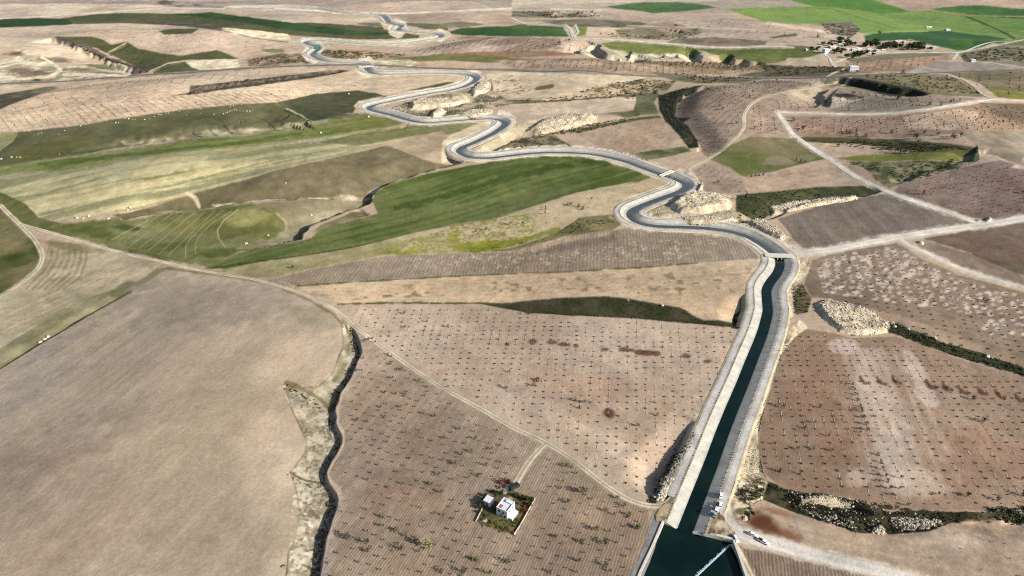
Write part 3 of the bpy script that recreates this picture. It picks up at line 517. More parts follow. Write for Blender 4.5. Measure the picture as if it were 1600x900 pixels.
band('528,475 600,473 700,474 780,474', 2.6, (86, 86, 44), 0.85, rag=0.8)
speck('520,450 900,432 1160,418 1150,470 900,455 530,470', (120, 106, 78), 0.10, 4, 0.7)
paint('750,475 820,470 880,465 950,463 985,467 1030,475 1062,480 1082,491 1100,498 1152,501 1142,510 1060,504 1000,498 900,493 830,489 780,481', (62, 66, 38), (84, 78, 60), lam=9, k=3, soft=1.5, name='slope', label='dark weedy wedge between the tan strip and the orchard')
# ------------------------------------------------------------------ foreground left
paint('-420,300 0,326 26,352 52,378 63,400 55,420 30,442 0,462 -150,560 -420,640', (84, 92, 44), (128, 118, 78), lam=40, k=2.8, name='field', label='mixed green field inside the bend of the left track')
blob(20, 385, 30, 14, (140, 128, 90), 0.6); blob(30, 405, 26, 12, (64, 80, 36), 0.6)
paint('76,376 130,382 180,396 245,409 272,416 206,446 130,467 75,499 0,547 -150,630 -420,760 -420,640 -150,560 0,470 42,440 66,418 72,398', (186, 167, 140), (158, 143, 114), lam=36, k=2.6, dirpx='20,500 200,410', streak=0.8, slen=(60, 3), name='field', label='streaked tan field beside the left track')
for k in range(7): band(f'{82 + 9 * k},{388 + k} {80 + 9 * k},{404 + k} {66 + 10 * k},{426 + k} {40 + 10 * k},{452}', 3, (122, 112, 76), 0.45, rag=1)
blob(110, 386, 50, 8, (112, 106, 60), 0.6, 10)
paint('-420,752 -150,628 0,545 75,498 130,466 206,445 246,420 268,417 206,456 150,486 62,538 0,577 -150,662 -420,800', (136, 127, 94), (158, 147, 114), lam=14, k=2.6, name='verge', label='rough grass verge along the big ploughed field')
band('0,577 62,538 150,486 206,456', 3.2, (70, 66, 40), 0.85); blob(190, 452, 22, 8, (92, 96, 44), 0.8, -28)  # dark band paints the thin shadow along the verge's lower edge
paint('-420,800 -150,662 0,577 62,539 150,487 206,457 262,420 300,424 360,432 420,441 480,466 525,491 536,504 534,540 520,576 495,600 470,604 446,598 444,612 456,640 470,668 479,690 476,706 460,726 453,736 462,760 466,790 462,830 450,860 446,900 440,1010 -420,1010', (184, 164, 144), (163, 144, 124), lam=150, k=2.6, mottle=0.035, dirpx='60,840 330,600', streak=0.55, slen=(110, 2.6), row=1.1, ramp=0.04, name='field', label='huge smooth ploughed field left of the gully')
blob(300, 470, 210, 45, (146, 135, 120), 0.5, 0, 3, 1.0); blob(490, 500, 60, 28, (150, 140, 116), 0.5, 30); blob(120, 690, 170, 40, (152, 136, 122), 0.5, -25, 4, 1.1); blob(60, 600, 120, 26, (162, 148, 140), 0.5, -28); blob(260, 860, 150, 40, (150, 134, 116), 0.4, -30); blob(450, 560, 90, 40, (194, 175, 152), 0.5, -35, 6, 0.4); blob(420, 720, 60, 110, (194, 175, 152), 0.5, 0, 7, 0.4); blob(300, 560, 120, 40, (190, 171, 149), 0.35, -30, 8, 0.4)
blob(70, 800, 230, 130, (152, 134, 117), 0.6, -20, 9, 0.4); blob(90, 540, 90, 10, (146, 134, 130), 0.5, -30)  # first blob: darker soil, with lens vignette painted in at lower left
band('262,420 330,428 420,442 480,467 522,492 534,506', 4, (118, 112, 74), 0.7)
paint('536,500 548,512 552,520 556,546 550,562 535,588 528,612 515,632 518,656 523,674 525,690 514,712 505,732 503,746 517,762 518,776 511,800 507,825 506,850 499,890 496,1010 438,1010 446,900 450,860 462,830 466,790 462,760 453,736 460,726 476,706 479,690 470,668 456,640 444,612 446,598 470,604 495,600 520,576 534,540', (182, 168, 146), (150, 136, 114), lam=5, k=3, rough=0.8, name='slope', label='dry grass slope along the left side of the gully')
band('446,598 470,606 500,618 512,630', 7, (112, 98, 62), 0.75); band('453,736 475,745 503,748', 3.5, (96, 84, 56), 0.85); band('452,868 480,880 498,884', 3.5, (100, 88, 58), 0.8); band('536,500 546,520 540,560 520,590', 5, (128, 118, 76), 0.6, rag=1)
speck('446,600 515,640 520,690 503,740 516,770 506,850 496,1000 440,1000 465,790 455,735 478,690', (104, 92, 70), 0.17, 1.1, 0.7); speck('456,760 516,770 506,850 498,890 450,890', (208, 198, 178), 0.20, 1.5, 0.7, seed=61)
# orchards in the foreground
paint('534,481 600,475 700,476 780,481 830,489 900,494 1000,499 1060,505 1140,511 1157,520 1143,570 1114,640 1098,665 1082,676 1062,705 1042,735 1022,776 1004,787 976,780 942,753 890,713 855,691 800,667 760,644 680,599 600,545 560,512', (190, 166, 146), (178, 152, 132), lam=70, k=2.4, mottle=0.06, row=1.3, ramp=0.035, dirpx='850,640 842,520', name='orchard_ground', label='sapling orchard between the long track and the canal')
blob(720, 520, 90, 26, (194, 172, 150), 0.5, 10); blob(900, 620, 120, 50, (178, 148, 126), 0.5); blob(960, 700, 60, 24, (204, 186, 164), 0.7, 30); blob(880, 655, 60, 14, (200, 182, 160), 0.6, 30); blob(570, 500, 30, 18, (200, 180, 158), 0.6, 30); blob(985, 740, 30, 26, (192, 172, 150), 0.6)
for x, y, w in ((832, 534, 7), (862, 535, 12), (880, 538, 12), (900, 540, 6), (975, 546, 10), (985, 547, 9), (1000, 550, 8), (1012, 551, 9), (1026, 552, 8), (1074, 556, 10), (1104, 565, 9), (945, 546, 10), (792, 538, 4)): blob(x, y, w, 4.5, (112, 70, 54), 0.85, 0, int(x))
blob(952, 645, 11, 8, (108, 70, 58), 0.9, 20)
paint('540,508 560,515 602,548 680,602 760,648 800,671 846,694 890,717 936,757 976,784 1026,798 1018,826 1006,862 996,884 984,1010 496,1010 503,900 508,875 515,845 522,812 529,790 535,776 532,760 520,752 514,744 518,732 530,712 540,692 538,676 530,660 530,638 538,612 552,586 564,564 568,545 562,524', (166, 142, 122), (152, 128, 110), lam=60, k=2.4, mottle=0.06, dirpx='600,800 637,750', streak=0.5, slen=(60, 1.6), row=1.25, ramp=0.11, name='orchard_ground', label='long shadowed orchard around the white farmhouse')
blob(640, 760, 60, 60, (150, 126, 110), 0.4); blob(950, 800, 60, 40, (172, 148, 126), 0.5); blob(590, 560, 40, 26, (178, 156, 138), 0.5)
band('530,780 520,820 512,860 506,900', 14, (176, 162, 150), 0.5, rag=1); band('566,545 556,575 540,610', 8, (172, 156, 144), 0.5)
paint('1214,522 1250,513 1300,520 1330,528 1400,526 1436,536 1490,558 1540,572 1600,590 1700,626 1900,700 1900,820 1700,810 1600,796 1560,800 1500,798 1440,796 1390,798 1340,780 1270,770 1240,768 1215,756 1196,742 1182,706 1186,660 1202,600', (168, 140, 120), (152, 122, 102), lam=70, k=2.4, mottle=0.06, row=1.3, ramp=0.04, dirpx='1400,640 1372,560', name='orchard_ground', label='sapling orchard right of the canal with a pale belt through it')
blob(1275, 620, 55, 90, (150, 118, 96), 0.6, -12); blob(1300, 700, 40, 40, (146, 112, 90), 0.5); blob(1362, 600, 36, 66, (196, 180, 165), 0.45, -14); blob(1396, 690, 46, 78, (198, 182, 167), 0.5, -16); blob(1428, 757, 60, 26, (204, 188, 170), 0.65)
for xa_, xb_, xc_, w_, o_ in ((1330, 1352, 1384, 7, .55), (1342, 1366, 1402, 11, .7), (1358, 1384, 1424, 8, .55), (1376, 1404, 1446, 6, .45), (1398, 1428, 1470, 5, .5), (1412, 1446, 1500, 5, .45), (1318, 1338, 1366, 5, .4)): band(f'{xa_},{548} {xb_},{630} {xc_},{752}', w_ * 1.25, (206, 190, 175), o_ * 0.5, soft=w_ * 0.9, rag=1.0); blob(1320, 540, 30, 16, (186, 168, 156), 0.6); blob(1440, 600, 14, 60, (190, 172, 156), 0.5, -25); blob(1530, 720, 70, 50, (160, 132, 112), 0.4); blob(1340, 748, 22, 16, (180, 158, 140), 0.3)
for x, y in ((1346, 589), (1372, 590), (1396, 589), (1449, 596), (1475, 600), (1500, 604), (1530, 605), (1558, 610), (1588, 616)): band(f'{x - 2},{y} {x},{y + 5} {x + 5},{y + 10} {x + 12},{y + 10}', 4.5, (104, 64, 50), 0.8, rag=0.7); blob(x + 2, y + 6, 6, 5, (100, 60, 46), 0.7, 30, int(x))
paint('1164,812 1172,798 1200,786 1225,792 1262,806 1300,818 1340,830 1380,832 1420,834 1450,830 1482,812 1540,806 1600,812 1700,822 1900,840 1900,1010 1700,990 1480,918 1420,902 1360,886 1300,872 1240,856 1206,840', (186, 160, 138), (172, 146, 124), lam=60, k=2.2, mottle=0.06, dirpx='1250,832 1500,888', streak=0.4, row=6.0, ramp=0.06, name='field', label='pale field below the rock band, red soil at its canal end')
blob(1196, 819, 40, 18, (108, 62, 42), 0.95, 25, 5); blob(1232, 836, 32, 12, (128, 82, 58), 0.8, 22, 6); blob(1215, 800, 30, 10, (146, 104, 80), 0.6, 15); blob(1500, 840, 60, 26, (196, 176, 156), 0.6, 10); blob(1540, 862, 50, 12, (176, 150, 130), 0.5)
paint('1150,850 1164,858 1200,862 1240,872 1300,888 1400,908 1480,930 1700,1000 1700,1010 1180,1010 1168,900', (150, 126, 110), (136, 112, 98), lam=40, row=1.4, ramp=0.15, dirpx='1330,900 1326,880', name='field', label='brown field corner between the pool and the pale road')
paint('1190,748 1212,756 1240,768 1275,770 1340,782 1390,800 1440,797 1500,800 1560,803 1640,800 1640,812 1560,810 1484,812 1452,830 1400,834 1340,832 1300,818 1262,806 1225,792 1190,778', (92, 84, 62), (54, 52, 38), lam=6, k=3.4, rough=1.0, name='gully', label='overgrown rocky band between orchard and pale field')
blob(1575, 805, 34, 9, (62, 66, 34), 0.8)
paint('744,815 754,795 762,778 780,766 800,766 836,779 824,803 803,836 785,831 765,824', (98, 92, 56), (128, 106, 76), lam=4, k=3.4, soft=0.9, name='garden', label='weedy garden plot round the white farmhouse')
blob(790, 770, 7, 4, (196, 184, 166), 0.9); blob(797, 779, 6, 4, (190, 178, 158), 0.8); blob(820, 795, 9, 7, (112, 74, 50), 0.8); blob(775, 819, 14, 5, (104, 116, 46), 0.7); blob(757, 813, 4, 3, (214, 204, 190), 0.9); blob(808, 815, 9, 7, (104, 108, 58), 0.7); blob(790, 752, 8, 4, (120, 66, 42), 0.8)
# canal banks: spoil and bare cuttings
paint('1126,790 1138,752 1152,712 1166,676 1180,648 1196,606 1210,570 1222,540 1232,516 1250,500 1262,512 1240,528 1216,560 1206,600 1194,640 1186,668 1184,700 1192,736 1200,754 1192,778 1172,790 1166,806 1146,808', (224, 206, 172), (186, 164, 132), lam=6, k=3.4, rough=1.3, name='slope', label='cream spoil bank along the right canal road')
blob(1160, 775, 16, 10, (128, 84, 58), 0.7); blob(1182, 768, 16, 12, (60, 58, 46), 0.7); blob(1145, 770, 10, 20, (198, 178, 146), 0.6); blob(1160, 800, 14, 7, (58, 58, 38), 0.8)
paint('1100,812 1126,800 1142,828 1150,846 1120,840 1098,834', (178, 156, 128), (132, 110, 88), lam=7, k=3.4)
paint('1186,404 1192,420 1180,446 1170,470 1164,462 1174,440 1184,420', (220, 202, 168), (180, 160, 128), lam=6, k=3)
paint('1224,436 1246,420 1262,402 1268,420 1250,444 1238,462 1240,492 1226,520 1214,560 1204,560 1222,500', (222, 204, 170), (182, 160, 128), lam=6, k=3, rough=1.0)
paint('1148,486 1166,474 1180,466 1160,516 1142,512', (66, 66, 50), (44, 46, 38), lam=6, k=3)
paint('1010,785 1040,738 1062,706 1082,678 1096,668 1080,700 1062,735 1046,770 1030,792', (70, 66, 50), (44, 44, 36), lam=6, k=3)  # shade of the hollow put into the ground colour
paint('956,330 966,318 1000,303 1036,291 1050,284 1046,290 1010,306 972,326 962,345', (218, 200, 164), (196, 176, 140), lam=12)
paint('985,358 960,345 950,340 960,332 975,345 1000,357', (186, 166, 134), (140, 124, 98), lam=8, k=3)
paint('1012,330 1040,312 1062,302 1078,300 1090,296 1100,300 1140,304 1150,330 1215,352 1240,376 1225,376 1180,362 1150,350 1100,346 1030,346 1014,340', (200, 182, 152), (160, 142, 116), lam=8, k=3.2, rough=1.2, name='slope', label='cream spoil ground inside the sharp canal bend')
blob(1025, 338, 16, 5, (60, 56, 48), 0.85); blob(1155, 344, 12, 4, (104, 104, 66), 0.8)
paint('690,235 692,222 706,210 745,193 765,188 780,190 756,206 730,220 712,232 708,243 690,248', (220, 204, 172), (196, 176, 142), lam=14)
paint('740,240 762,222 790,206 806,196 812,204 800,220 780,232 756,244', (214, 196, 162), (186, 168, 136), lam=14)
paint('762,244 790,226 815,216 840,212 860,206 870,214 900,232 860,234 820,236 790,240', (84, 80, 62), (150, 134, 108), lam=12, k=3.4)
paint('808,196 850,182 900,176 935,180 930,192 880,205 840,212 815,214', (212, 192, 158), (186, 166, 132), lam=12, k=2.6, rough=1.0)
paint('552,166 560,158 600,150 592,154 572,166 566,174', (218, 202, 170), (196, 176, 142), lam=12)
paint('610,152 660,143 700,132 734,122 732,130 700,138 660,146 620,154', (218, 202, 170), (190, 172, 140), lam=12)
paint('606,170 640,158 700,146 730,140 748,128 768,124 770,142 800,160 790,164 750,172 720,176 690,186 650,186 630,178', (186, 166, 136), (112, 104, 82), lam=14, k=3.4, rough=1.2, name='slope', label='spoil ground inside the canal hairpin')
blob(690, 178, 30, 5, (100, 96, 68), 0.8); blob(640, 166, 24, 5, (112, 102, 76), 0.7)
paint('470,68 500,62 560,70 640,74 690,64 706,56 702,50 690,46 660,46 640,44 640,52 600,46 590,26 606,22 618,36 640,40 690,52 650,60 560,62 500,58 476,60', (214, 198, 168), (194, 174, 144), lam=26, op=0.8)
# late touches in the far country
paint('1040,177 1058,176 1080,180 1066,186 1050,186', (50, 56, 44), (62, 66, 50), lam=10, k=3); paint('1066,203 1084,214 1080,226 1070,222', (66, 70, 52), (84, 84, 62), lam=10, k=3)
paint('346,44 400,48 450,54 455,63 400,59 366,54', (218, 202, 174), (186, 168, 142), lam=12, k=3, rough=1.0)
band('345,47 400,60 450,66', 1.6, (104, 96, 84), 0.7); band('-20,5 120,4 245,7 360,12', 1.8, (140, 128, 118), 0.7); band('0,29 60,26 150,20 262,12 350,14', 1.5, (216, 202, 182), 0.7); band('360,3 430,6 520,2', 1.6, (150, 138, 128), 0.6); band('430,13 520,18 600,23', 2.5, (220, 208, 188), 0.8); band('560,4 660,0 740,1', 2, (150, 132, 120), 0.6); band('735,3 770,14 800,16', 2, (196, 182, 160), 0.7)
for x0_, y0_, x1_, y1_, w_, c_ in ((800, 6, 1000, 2, 2, (206, 190, 170)), (800, 34, 870, 30, 2, (150, 138, 112)), (930, 30, 1050, 33, 1.5, (150, 136, 122)), (980, 40, 1180, 46, 1.5, (206, 192, 174)), (1050, 48, 1250, 52, 1.6, (158, 140, 124)), (1140, 30, 1330, 45, 1.2, (150, 136, 120)), (1200, 36, 1290, 50, 4, (206, 188, 168)), (860, 14, 940, 16, 2, (214, 200, 180))): band(f'{x0_},{y0_} {x1_},{y1_}', w_, c_, 0.6)
paint('1310,120 1345,122 1390,131 1430,138 1458,146 1440,149 1395,146 1370,136 1330,126', (58, 62, 52), (74, 74, 58), lam=14, k=3, soft=1.4)
paint('1284,166 1292,152 1310,138 1300,150 1300,160 1296,168', (52, 56, 48), (70, 70, 58), lam=12, k=3); paint('1300,146 1330,146 1345,151 1310,152', (70, 72, 66), (90, 88, 76), lam=12)
for x in np.arange(-16, 420, 11.5):
    ym = np.interp(x, [0, 130, 280, 400], [178, 166, 151, 142]); yb = np.interp(x + 20, [0, 130, 280, 370, 430], [206, 194, 171, 162, 160]); band(f'{x},{ym} {x + 12 + .03 * x},{(ym + yb) / 2} {x + 22 + .05 * x},{yb}', 1.15, (138, 112, 94), 0.55, rag=0.5)
    yt = np.interp(x, [0, 60, 130, 300, 420], [170, 152, 136, 122, 112]); band(f'{x},{ym} {x + 20},{ym * .6 + yt * .4} {x + 54},{yt}', 1.0, (160, 136, 116), 0.38, rag=0.5)
qc = resample(CANAL, 14.0); cx_, cy_ = project(qc[:, 0], qc[:, 1], 0.0)
for k in range(len(qc) - 1):
    m_ = np.array([[cx_[k], cy_[k]], [cx_[k + 1], cy_[k + 1]]]); dpt = qc[k, 1] * CP + CAM_H * SP; sy_ = CAM_H / math.hypot(CAM_H, qc[k, 1]); tv = m_[1] - m_[0]; hz_ = abs(tv[0]) / (np.hypot(*tv) + 1e-6)
    fw = float(sstep(420, 800, qc[k, 1])); band(m_, (31 + 5 * fw) * F_PX / dpt * (1 - hz_ * (1 - sy_)), (222, 210, 184), 0.35 + 0.45 * fw, soft=1.4 + 2 * (1 - fw), rag=0.22)
# planting rows of the orchards
def rows_vp(poly, vp, ref_y, dx, along, x_at_ref):
    """planting lines that fan from a point, plants every few metres"""
    out = []; poly = P(poly)
    for k in np.arange(math.floor((poly[:, 0].min() - x_at_ref) / dx) - 30, math.ceil((poly[:, 0].max() - x_at_ref) / dx) + 30):
        xr = x_at_ref + k * dx; ys = np.linspace(poly[:, 1].max(), poly[:, 1].min(), 160); xs = vp[0] + (xr - vp[0]) * (ys - vp[1]) / (ref_y - vp[1])
        gxx, gyy = ground_at(xs, ys); q = resample(np.stack([gxx, gyy], 1), along); out.append(q)
    q = np.concatenate(out); px, py = project(q[:, 0], q[:, 1], base(q[:, 0], q[:, 1])); return q[inside(px, py, poly)]
def rows_par(poly, dirpx, a, b):
    poly = P(poly); w = wpoly(poly); q = wpoly(P(dirpx)); d = q[1] - q[0]; d /= np.hypot(*d); n = np.array([-d[1], d[0]])
    u = w @ d; v = w @ n; U, V = np.meshgrid(np.arange(u.min(), u.max(), a), np.arange(v.min(), v.max(), b)); p = U.ravel()[:, None] * d + V.ravel()[:, None] * n
    px, py = project(p[:, 0], p[:, 1], base(p[:, 0], p[:, 1])); return p[inside(px, py, poly)]
O_A = 'orchard left of the canal'; O_B = 'orchard around the farmhouse'; O_C = 'orchard with the pale belt'
O_D = 'blotched orchard by the road bridge'; O_E = 'orchard terrace under the straight pale track'; O_F = 'orchard beside the dark ravine'; O_G = 'far orchards'
PO_A = '540,484 600,479 700,480 780,486 900,499 1060,509 1138,515 1150,522 1138,570 1110,640 1090,662 1070,680 1050,712 1018,772 1000,782 978,776 945,750 895,711 857,687 800,660 760,636 690,596 610,545 566,510'
pA = rows_vp(PO_A, (997, -554), 600, 14.3, 5.2, 1066.5)
PO_B = '566,560 602,556 680,609 760,654 846,702 890,726 936,764 980,794 1018,804 1008,840 990,884 975,960 510,960 512,880 528,815 540,785 540,755 524,742 536,712 548,690 540,660 545,628 562,590'
pB = rows_par(PO_B, '600,800 637,750', 5.0, 5.4)
PO_C = '1222,528 1250,520 1300,526 1330,534 1400,533 1490,564 1540,578 1600,596 1720,640 1720,800 1600,788 1560,792 1500,790 1440,788 1390,790 1340,772 1240,760 1200,738 1192,706 1196,660 1208,600'
pC = rows_vp(PO_C, (1134, 98), 600, 14.6, 5.0, 1272)
PO_D = '1270,420 1300,400 1400,386 1440,408 1500,436 1620,470 1720,500 1720,600 1600,570 1550,552 1500,538 1436,515 1400,498 1340,478 1275,460'
pD = rows_par(PO_D, '1350,450 1356,470', 6.0, 6.4)
hs = np.array(flat(790, 790))
far_of_house = lambda p: p[~((np.abs(p[:, 0] - hs[0]) < 16) & (np.abs(p[:, 1] - hs[1]) < 17))]
pB = far_of_house(pB)

def splat(pts, c, rx, ry, op, seed=3):
    """worn or weeded soil round each planted tree, radii in photo px"""
    px, py = project(pts[:, 0], pts[:, 1], base(pts[:, 0], pts[:, 1])); r = np.random.default_rng(seed); cl = lin(c)
    for x, y in zip(px, py):
        j0, j1 = np.searchsorted(gpx, [x - rx * 1.6, x + rx * 1.6]); i0, i1 = np.searchsorted(gpy, [y - ry * 1.6, y + ry * 1.6])
        if j1 <= j0 or i1 <= i0: continue
        S = np.s_[i0:i1, j0:j1]; q = np.hypot((PX[S] - x) / rx, (PY[S] - y) / ry) + PXN[S] * 1.4
        m = ((1 - sstep(0.4, 1.15, q)) * op * r.uniform(0.45, 1.0))[..., None]; ALB[S] = ALB[S] * (1 - m) + cl * m
_x, _y = project(pD[:, 0], pD[:, 1]); pDu = pD[(_y < 452 + (_x - 1270) * 0.14) | ((_x > 1540) & (_y < 520))]
splat(pDu + rng.normal(size=pDu.shape) * 1.1, (206, 191, 178), 5.6, 3.0, 0.9)
# tracks are worn into the sheet as well
for s, w, c, lb in TRACKS:
    q = resample(P(s), 14.0)
    for k in range(len(q) - 1):
        m_ = q[k:k + 2]; fx, fy = flat(*m_.mean(0)); wp = w * F_PX / (fy * CP + CAM_H * SP); hy = 0.5 + 0.5 * abs(m_[1, 1] - m_[0, 1]) / (np.hypot(*(m_[1] - m_[0])) + 1e-6)
        band(m_, max(1.5, wp * 1.15 * hy), c[0], 0.5, soft=max(0.9, wp * 0.3), rag=0.5)
blob(1238, 388, 20, 9, (212, 202, 186), 0.8); blob(1250, 396, 24, 7, (206, 196, 180), 0.7); blob(1216, 376, 16, 8, (208, 196, 174), 0.7); blob(1400, 370, 34, 6, (204, 194, 178), 0.6); blob(1084, 288, 14, 8, (212, 204, 190), 0.7); blob(1075, 272, 14, 5, (206, 194, 174), 0.7)
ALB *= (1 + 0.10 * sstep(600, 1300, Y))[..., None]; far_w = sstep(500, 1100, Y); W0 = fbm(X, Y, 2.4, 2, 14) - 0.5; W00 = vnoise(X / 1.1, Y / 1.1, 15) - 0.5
ALB *= (1 + MOT * 0.10 * W3 + MOT * 0.20 * W2 + MOT * (0.18 * W0 + 0.13 * W00) * (1 - far_w) + (0.16 * W1 + 0.12 * (fbm(X, Y, 12, 2, 16) - 0.5)) * far_w)[..., None]
CH = fbm(X, Y, 16, 2, 18) - 0.5; CH2 = fbm(X, Y, 70, 2, 19) - 0.5
ALB[..., 0] *= 1 + MOT * (0.09 * CH + 0.05 * CH2); ALB[..., 2] *= 1 - MOT * (0.09 * CH + 0.06 * CH2)
band('534,506 535,540 520,576 496,601 470,605 446,599', 2.2, (116, 104, 74), 0.6); band('446,600 456,640 470,668 479,690 476,706 460,726 453,736', 2.2, (120, 106, 78), 0.6); band('453,736 462,760 466,790 462,830 450,860 446,900 442,960', 2.4, (124, 110, 82), 0.6)
_L = ALB @ np.array([0.3, 0.55, 0.15], np.float32); _m = float(lin((166, 150, 130)) @ np.array([0.3, 0.55, 0.15])); ALB *= (np.clip(_L / _m, 0.05, 4) ** 0.19)[..., None]
ALB = np.clip(ALB, 0.006, 0.60)
# ------------------------------------------------------------------ materials
def new_mat(name):
    m = bpy.data.materials.new(name); m.use_nodes = True
    return m, m.node_tree.nodes, m.node_tree.links, m.node_tree.nodes['Principled BSDF']
def mix(n, l, a, b, fac, mode='MULTIPLY'):
    k = n.new('ShaderNodeMix'); k.data_type = 'RGBA'; k.blend_type = mode
    for s, v in ((k.inputs[6], a), (k.inputs[7], b), (k.inputs[0], fac)):
        if hasattr(v, 'links'): l.new(v, s)
        else: s.default_value = v
    return k.outputs[2]
def math_n(n, l, op, a, b=None):
    k = n.new('ShaderNodeMath'); k.operation = op
    for s, v in ((k.inputs[0], a), (k.inputs[1], b)):
        if v is None: continue
        if hasattr(v, 'links'): l.new(v, s)
        else: s.default_value = v
    return k.outputs[0]
def noise_n(n, l, vec, scale, detail=3, rough=0.6):
    k = n.new('ShaderNodeTexNoise'); k.inputs['Scale'].default_value = scale; k.inputs['Detail'].default_value = detail; k.inputs['Roughness'].default_value = rough
    l.new(vec, k.inputs['Vector']); return k.outputs[0]
def ramp_n(n, l, src, lo, hi, a=0.0, b=1.0):
    k = n.new('ShaderNodeMapRange'); l.new(src, k.inputs[0])
    for i, v in enumerate((a, b, lo, hi)): k.inputs[1 + i].default_value = v
    return k.outputs[0]
def grey(n, l, val):
    k = n.new('ShaderNodeCombineColor')
    for i in range(3): l.new(val, k.inputs[i])
    return k.outputs[0]
def make_soil():
    m, n, l, b = new_mat('soil')
    at_ = n.new('ShaderNodeAttribute'); at_.attribute_name = 'albedo'
    rw = n.new('ShaderNodeAttribute'); rw.attribute_name = 'row'; ra = n.new('ShaderNodeAttribute'); ra.attribute_name = 'rowamp'
    g = n.new('ShaderNodeNewGeometry'); pos = g.outputs['Position']
    n1 = noise_n(n, l, pos, 0.55, 4, 0.7); n2 = noise_n(n, l, pos, 2.3, 3, 0.7); n3 = noise_n(n, l, pos, 0.11, 3, 0.6)
    f = math_n(n, l, 'MULTIPLY', ramp_n(n, l, n1, 0.86, 1.14, 0.3, 0.7), ramp_n(n, l, n2, 0.86, 1.14, 0.3, 0.7))
    f = math_n(n, l, 'MULTIPLY', f, ramp_n(n, l, n3, 0.95, 1.05, 0.3, 0.7))
    wob = math_n(n, l, 'ADD', rw.outputs['Fac'], ramp_n(n, l, n3, -0.5, 0.5, 0.2, 0.8))
    s = math_n(n, l, 'SINE', math_n(n, l, 'MULTIPLY', wob, 6.2832))
    s2 = math_n(n, l, 'SINE', math_n(n, l, 'MULTIPLY', wob, 1.9))
    amp = math_n(n, l, 'MULTIPLY', ra.outputs['Fac'], ramp_n(n, l, n1, 0.4, 1.6, 0.3, 0.7))
    s = math_n(n, l, 'ADD', s, math_n(n, l, 'MULTIPLY', s2, 0.35))
    f = math_n(n, l, 'MULTIPLY', f, math_n(n, l, 'ADD', math_n(n, l, 'MULTIPLY', s, amp), 1.0))
    l.new(mix(n, l, at_.outputs['Color'], grey(n, l, f), 1.0), b.inputs['Base Color'])
    b.inputs['Roughness'].default_value = 0.95; b.inputs['Specular IOR Level'].default_value = 0.1
    bp = n.new('ShaderNodeBump'); bp.inputs['Strength'].default_value = 0.5; bp.inputs['Distance'].default_value = 0.35
    l.new(math_n(n, l, 'ADD', n1, math_n(n, l, 'MULTIPLY', s, amp)), bp.inputs['Height']); l.new(bp.outputs[0], b.inputs['Normal'])
    return m
def simple(name, col, var=0.2, scale=0.8, rough=0.85, spec=0.2, metal=0.0, srgb=True, obj_rand=0.0):
    m, n, l, b = new_mat(name)
    c = tuple(lin(col) * LIT) if srgb else tuple(col)
    g = n.new('ShaderNodeNewGeometry')
    nz = noise_n(n, l, g.outputs['Position'], scale, 4, 0.65)
    f = ramp_n(n, l, nz, 1 - var, 1 + var, 0.3, 0.7)
    if obj_rand:
        oi = n.new('ShaderNodeObjectInfo'); f = math_n(n, l, 'MULTIPLY', f, ramp_n(n, l, oi.outputs['Random'], 1 - obj_rand, 1 + obj_rand))
    l.new(mix(n, l, (*c, 1), grey(n, l, f), 1.0), b.inputs['Base Color'])
    b.inputs['Roughness'].default_value = rough; b.inputs['Specular IOR Level'].default_value = spec; b.inputs['Metallic'].default_value = metal
    return m
def foliage(name, a, b_, scale=0.9):
    m, n, l, b = new_mat(name)
    g = n.new('ShaderNodeNewGeometry'); oi = n.new('ShaderNodeObjectInfo')
    nz = noise_n(n, l, g.outputs['Position'], scale, 3, 0.7)
    f = math_n(n, l, 'ADD', ramp_n(n, l, nz, 0, 1, 0.3, 0.7), ramp_n(n, l, oi.outputs['Random'], -0.25, 0.25))
    c = mix(n, l, (*a, 1), (*b_, 1), f, 'MIX')
    l.new(c, b.inputs['Base Color']); b.inputs['Roughness'].default_value = 0.8; b.inputs['Specular IOR Level'].default_value = 0.15
    return m
M = {}
M['soil'] = make_soil()
M['leaf'] = foliage('olive_leaf', (0.035, 0.050, 0.014), (0.085, 0.095, 0.028))
M['leaf_yellow'] = foliage('yellow_green_leaf', (0.11, 0.13, 0.03), (0.19, 0.20, 0.06))
M['leaf_dark'] = foliage('dark_leaf', (0.014, 0.024, 0.010), (0.040, 0.055, 0.020))
M['twig'] = foliage('brown_twig', (0.035, 0.028, 0.016), (0.075, 0.055, 0.032))
M['rust'] = foliage('rust_brown_twig', (0.06, 0.018, 0.009), (0.12, 0.036, 0.017))
M['scrub'] = foliage('scrub_leaf', (0.028, 0.028, 0.015), (0.090, 0.078, 0.044), 0.25)
M['straw'] = simple('dry_weed', (0.36, 0.32, 0.25), 0.25, 0.6, srgb=False)
M['bark'] = simple('bark', (0.07, 0.05, 0.035), srgb=False)
M['stone'] = simple('pale_stone', (0.39, 0.35, 0.285), 0.45, 0.7, srgb=False, obj_rand=0.12)
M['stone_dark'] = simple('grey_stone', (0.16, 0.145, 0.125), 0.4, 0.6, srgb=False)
M['stone_grey'] = simple('weathered_stone', (0.27, 0.24, 0.19), 0.4, 0.6, srgb=False)
M['village_white'] = simple('weathered_whitewash', (0.52, 0.52, 0.51), 0.12, 0.3, srgb=False)
M['white'] = simple('whitewash', (0.53, 0.56, 0.59), 0.14, 0.6, srgb=False)
M['roof'] = simple('roof_screed', (0.50, 0.52, 0.54), 0.10, 0.5, srgb=False)
M['wall_tan'] = simple('plaster', (0.38, 0.34, 0.28), 0.2, 0.5, srgb=False)
M['red'] = simple('red_roof_patch', (0.30, 0.10, 0.08), 0.3, 0.8, srgb=False)
M['glass'] = simple('window_glass', (0.02, 0.025, 0.03), 0.1, 1, rough=0.15, spec=0.5, srgb=False)
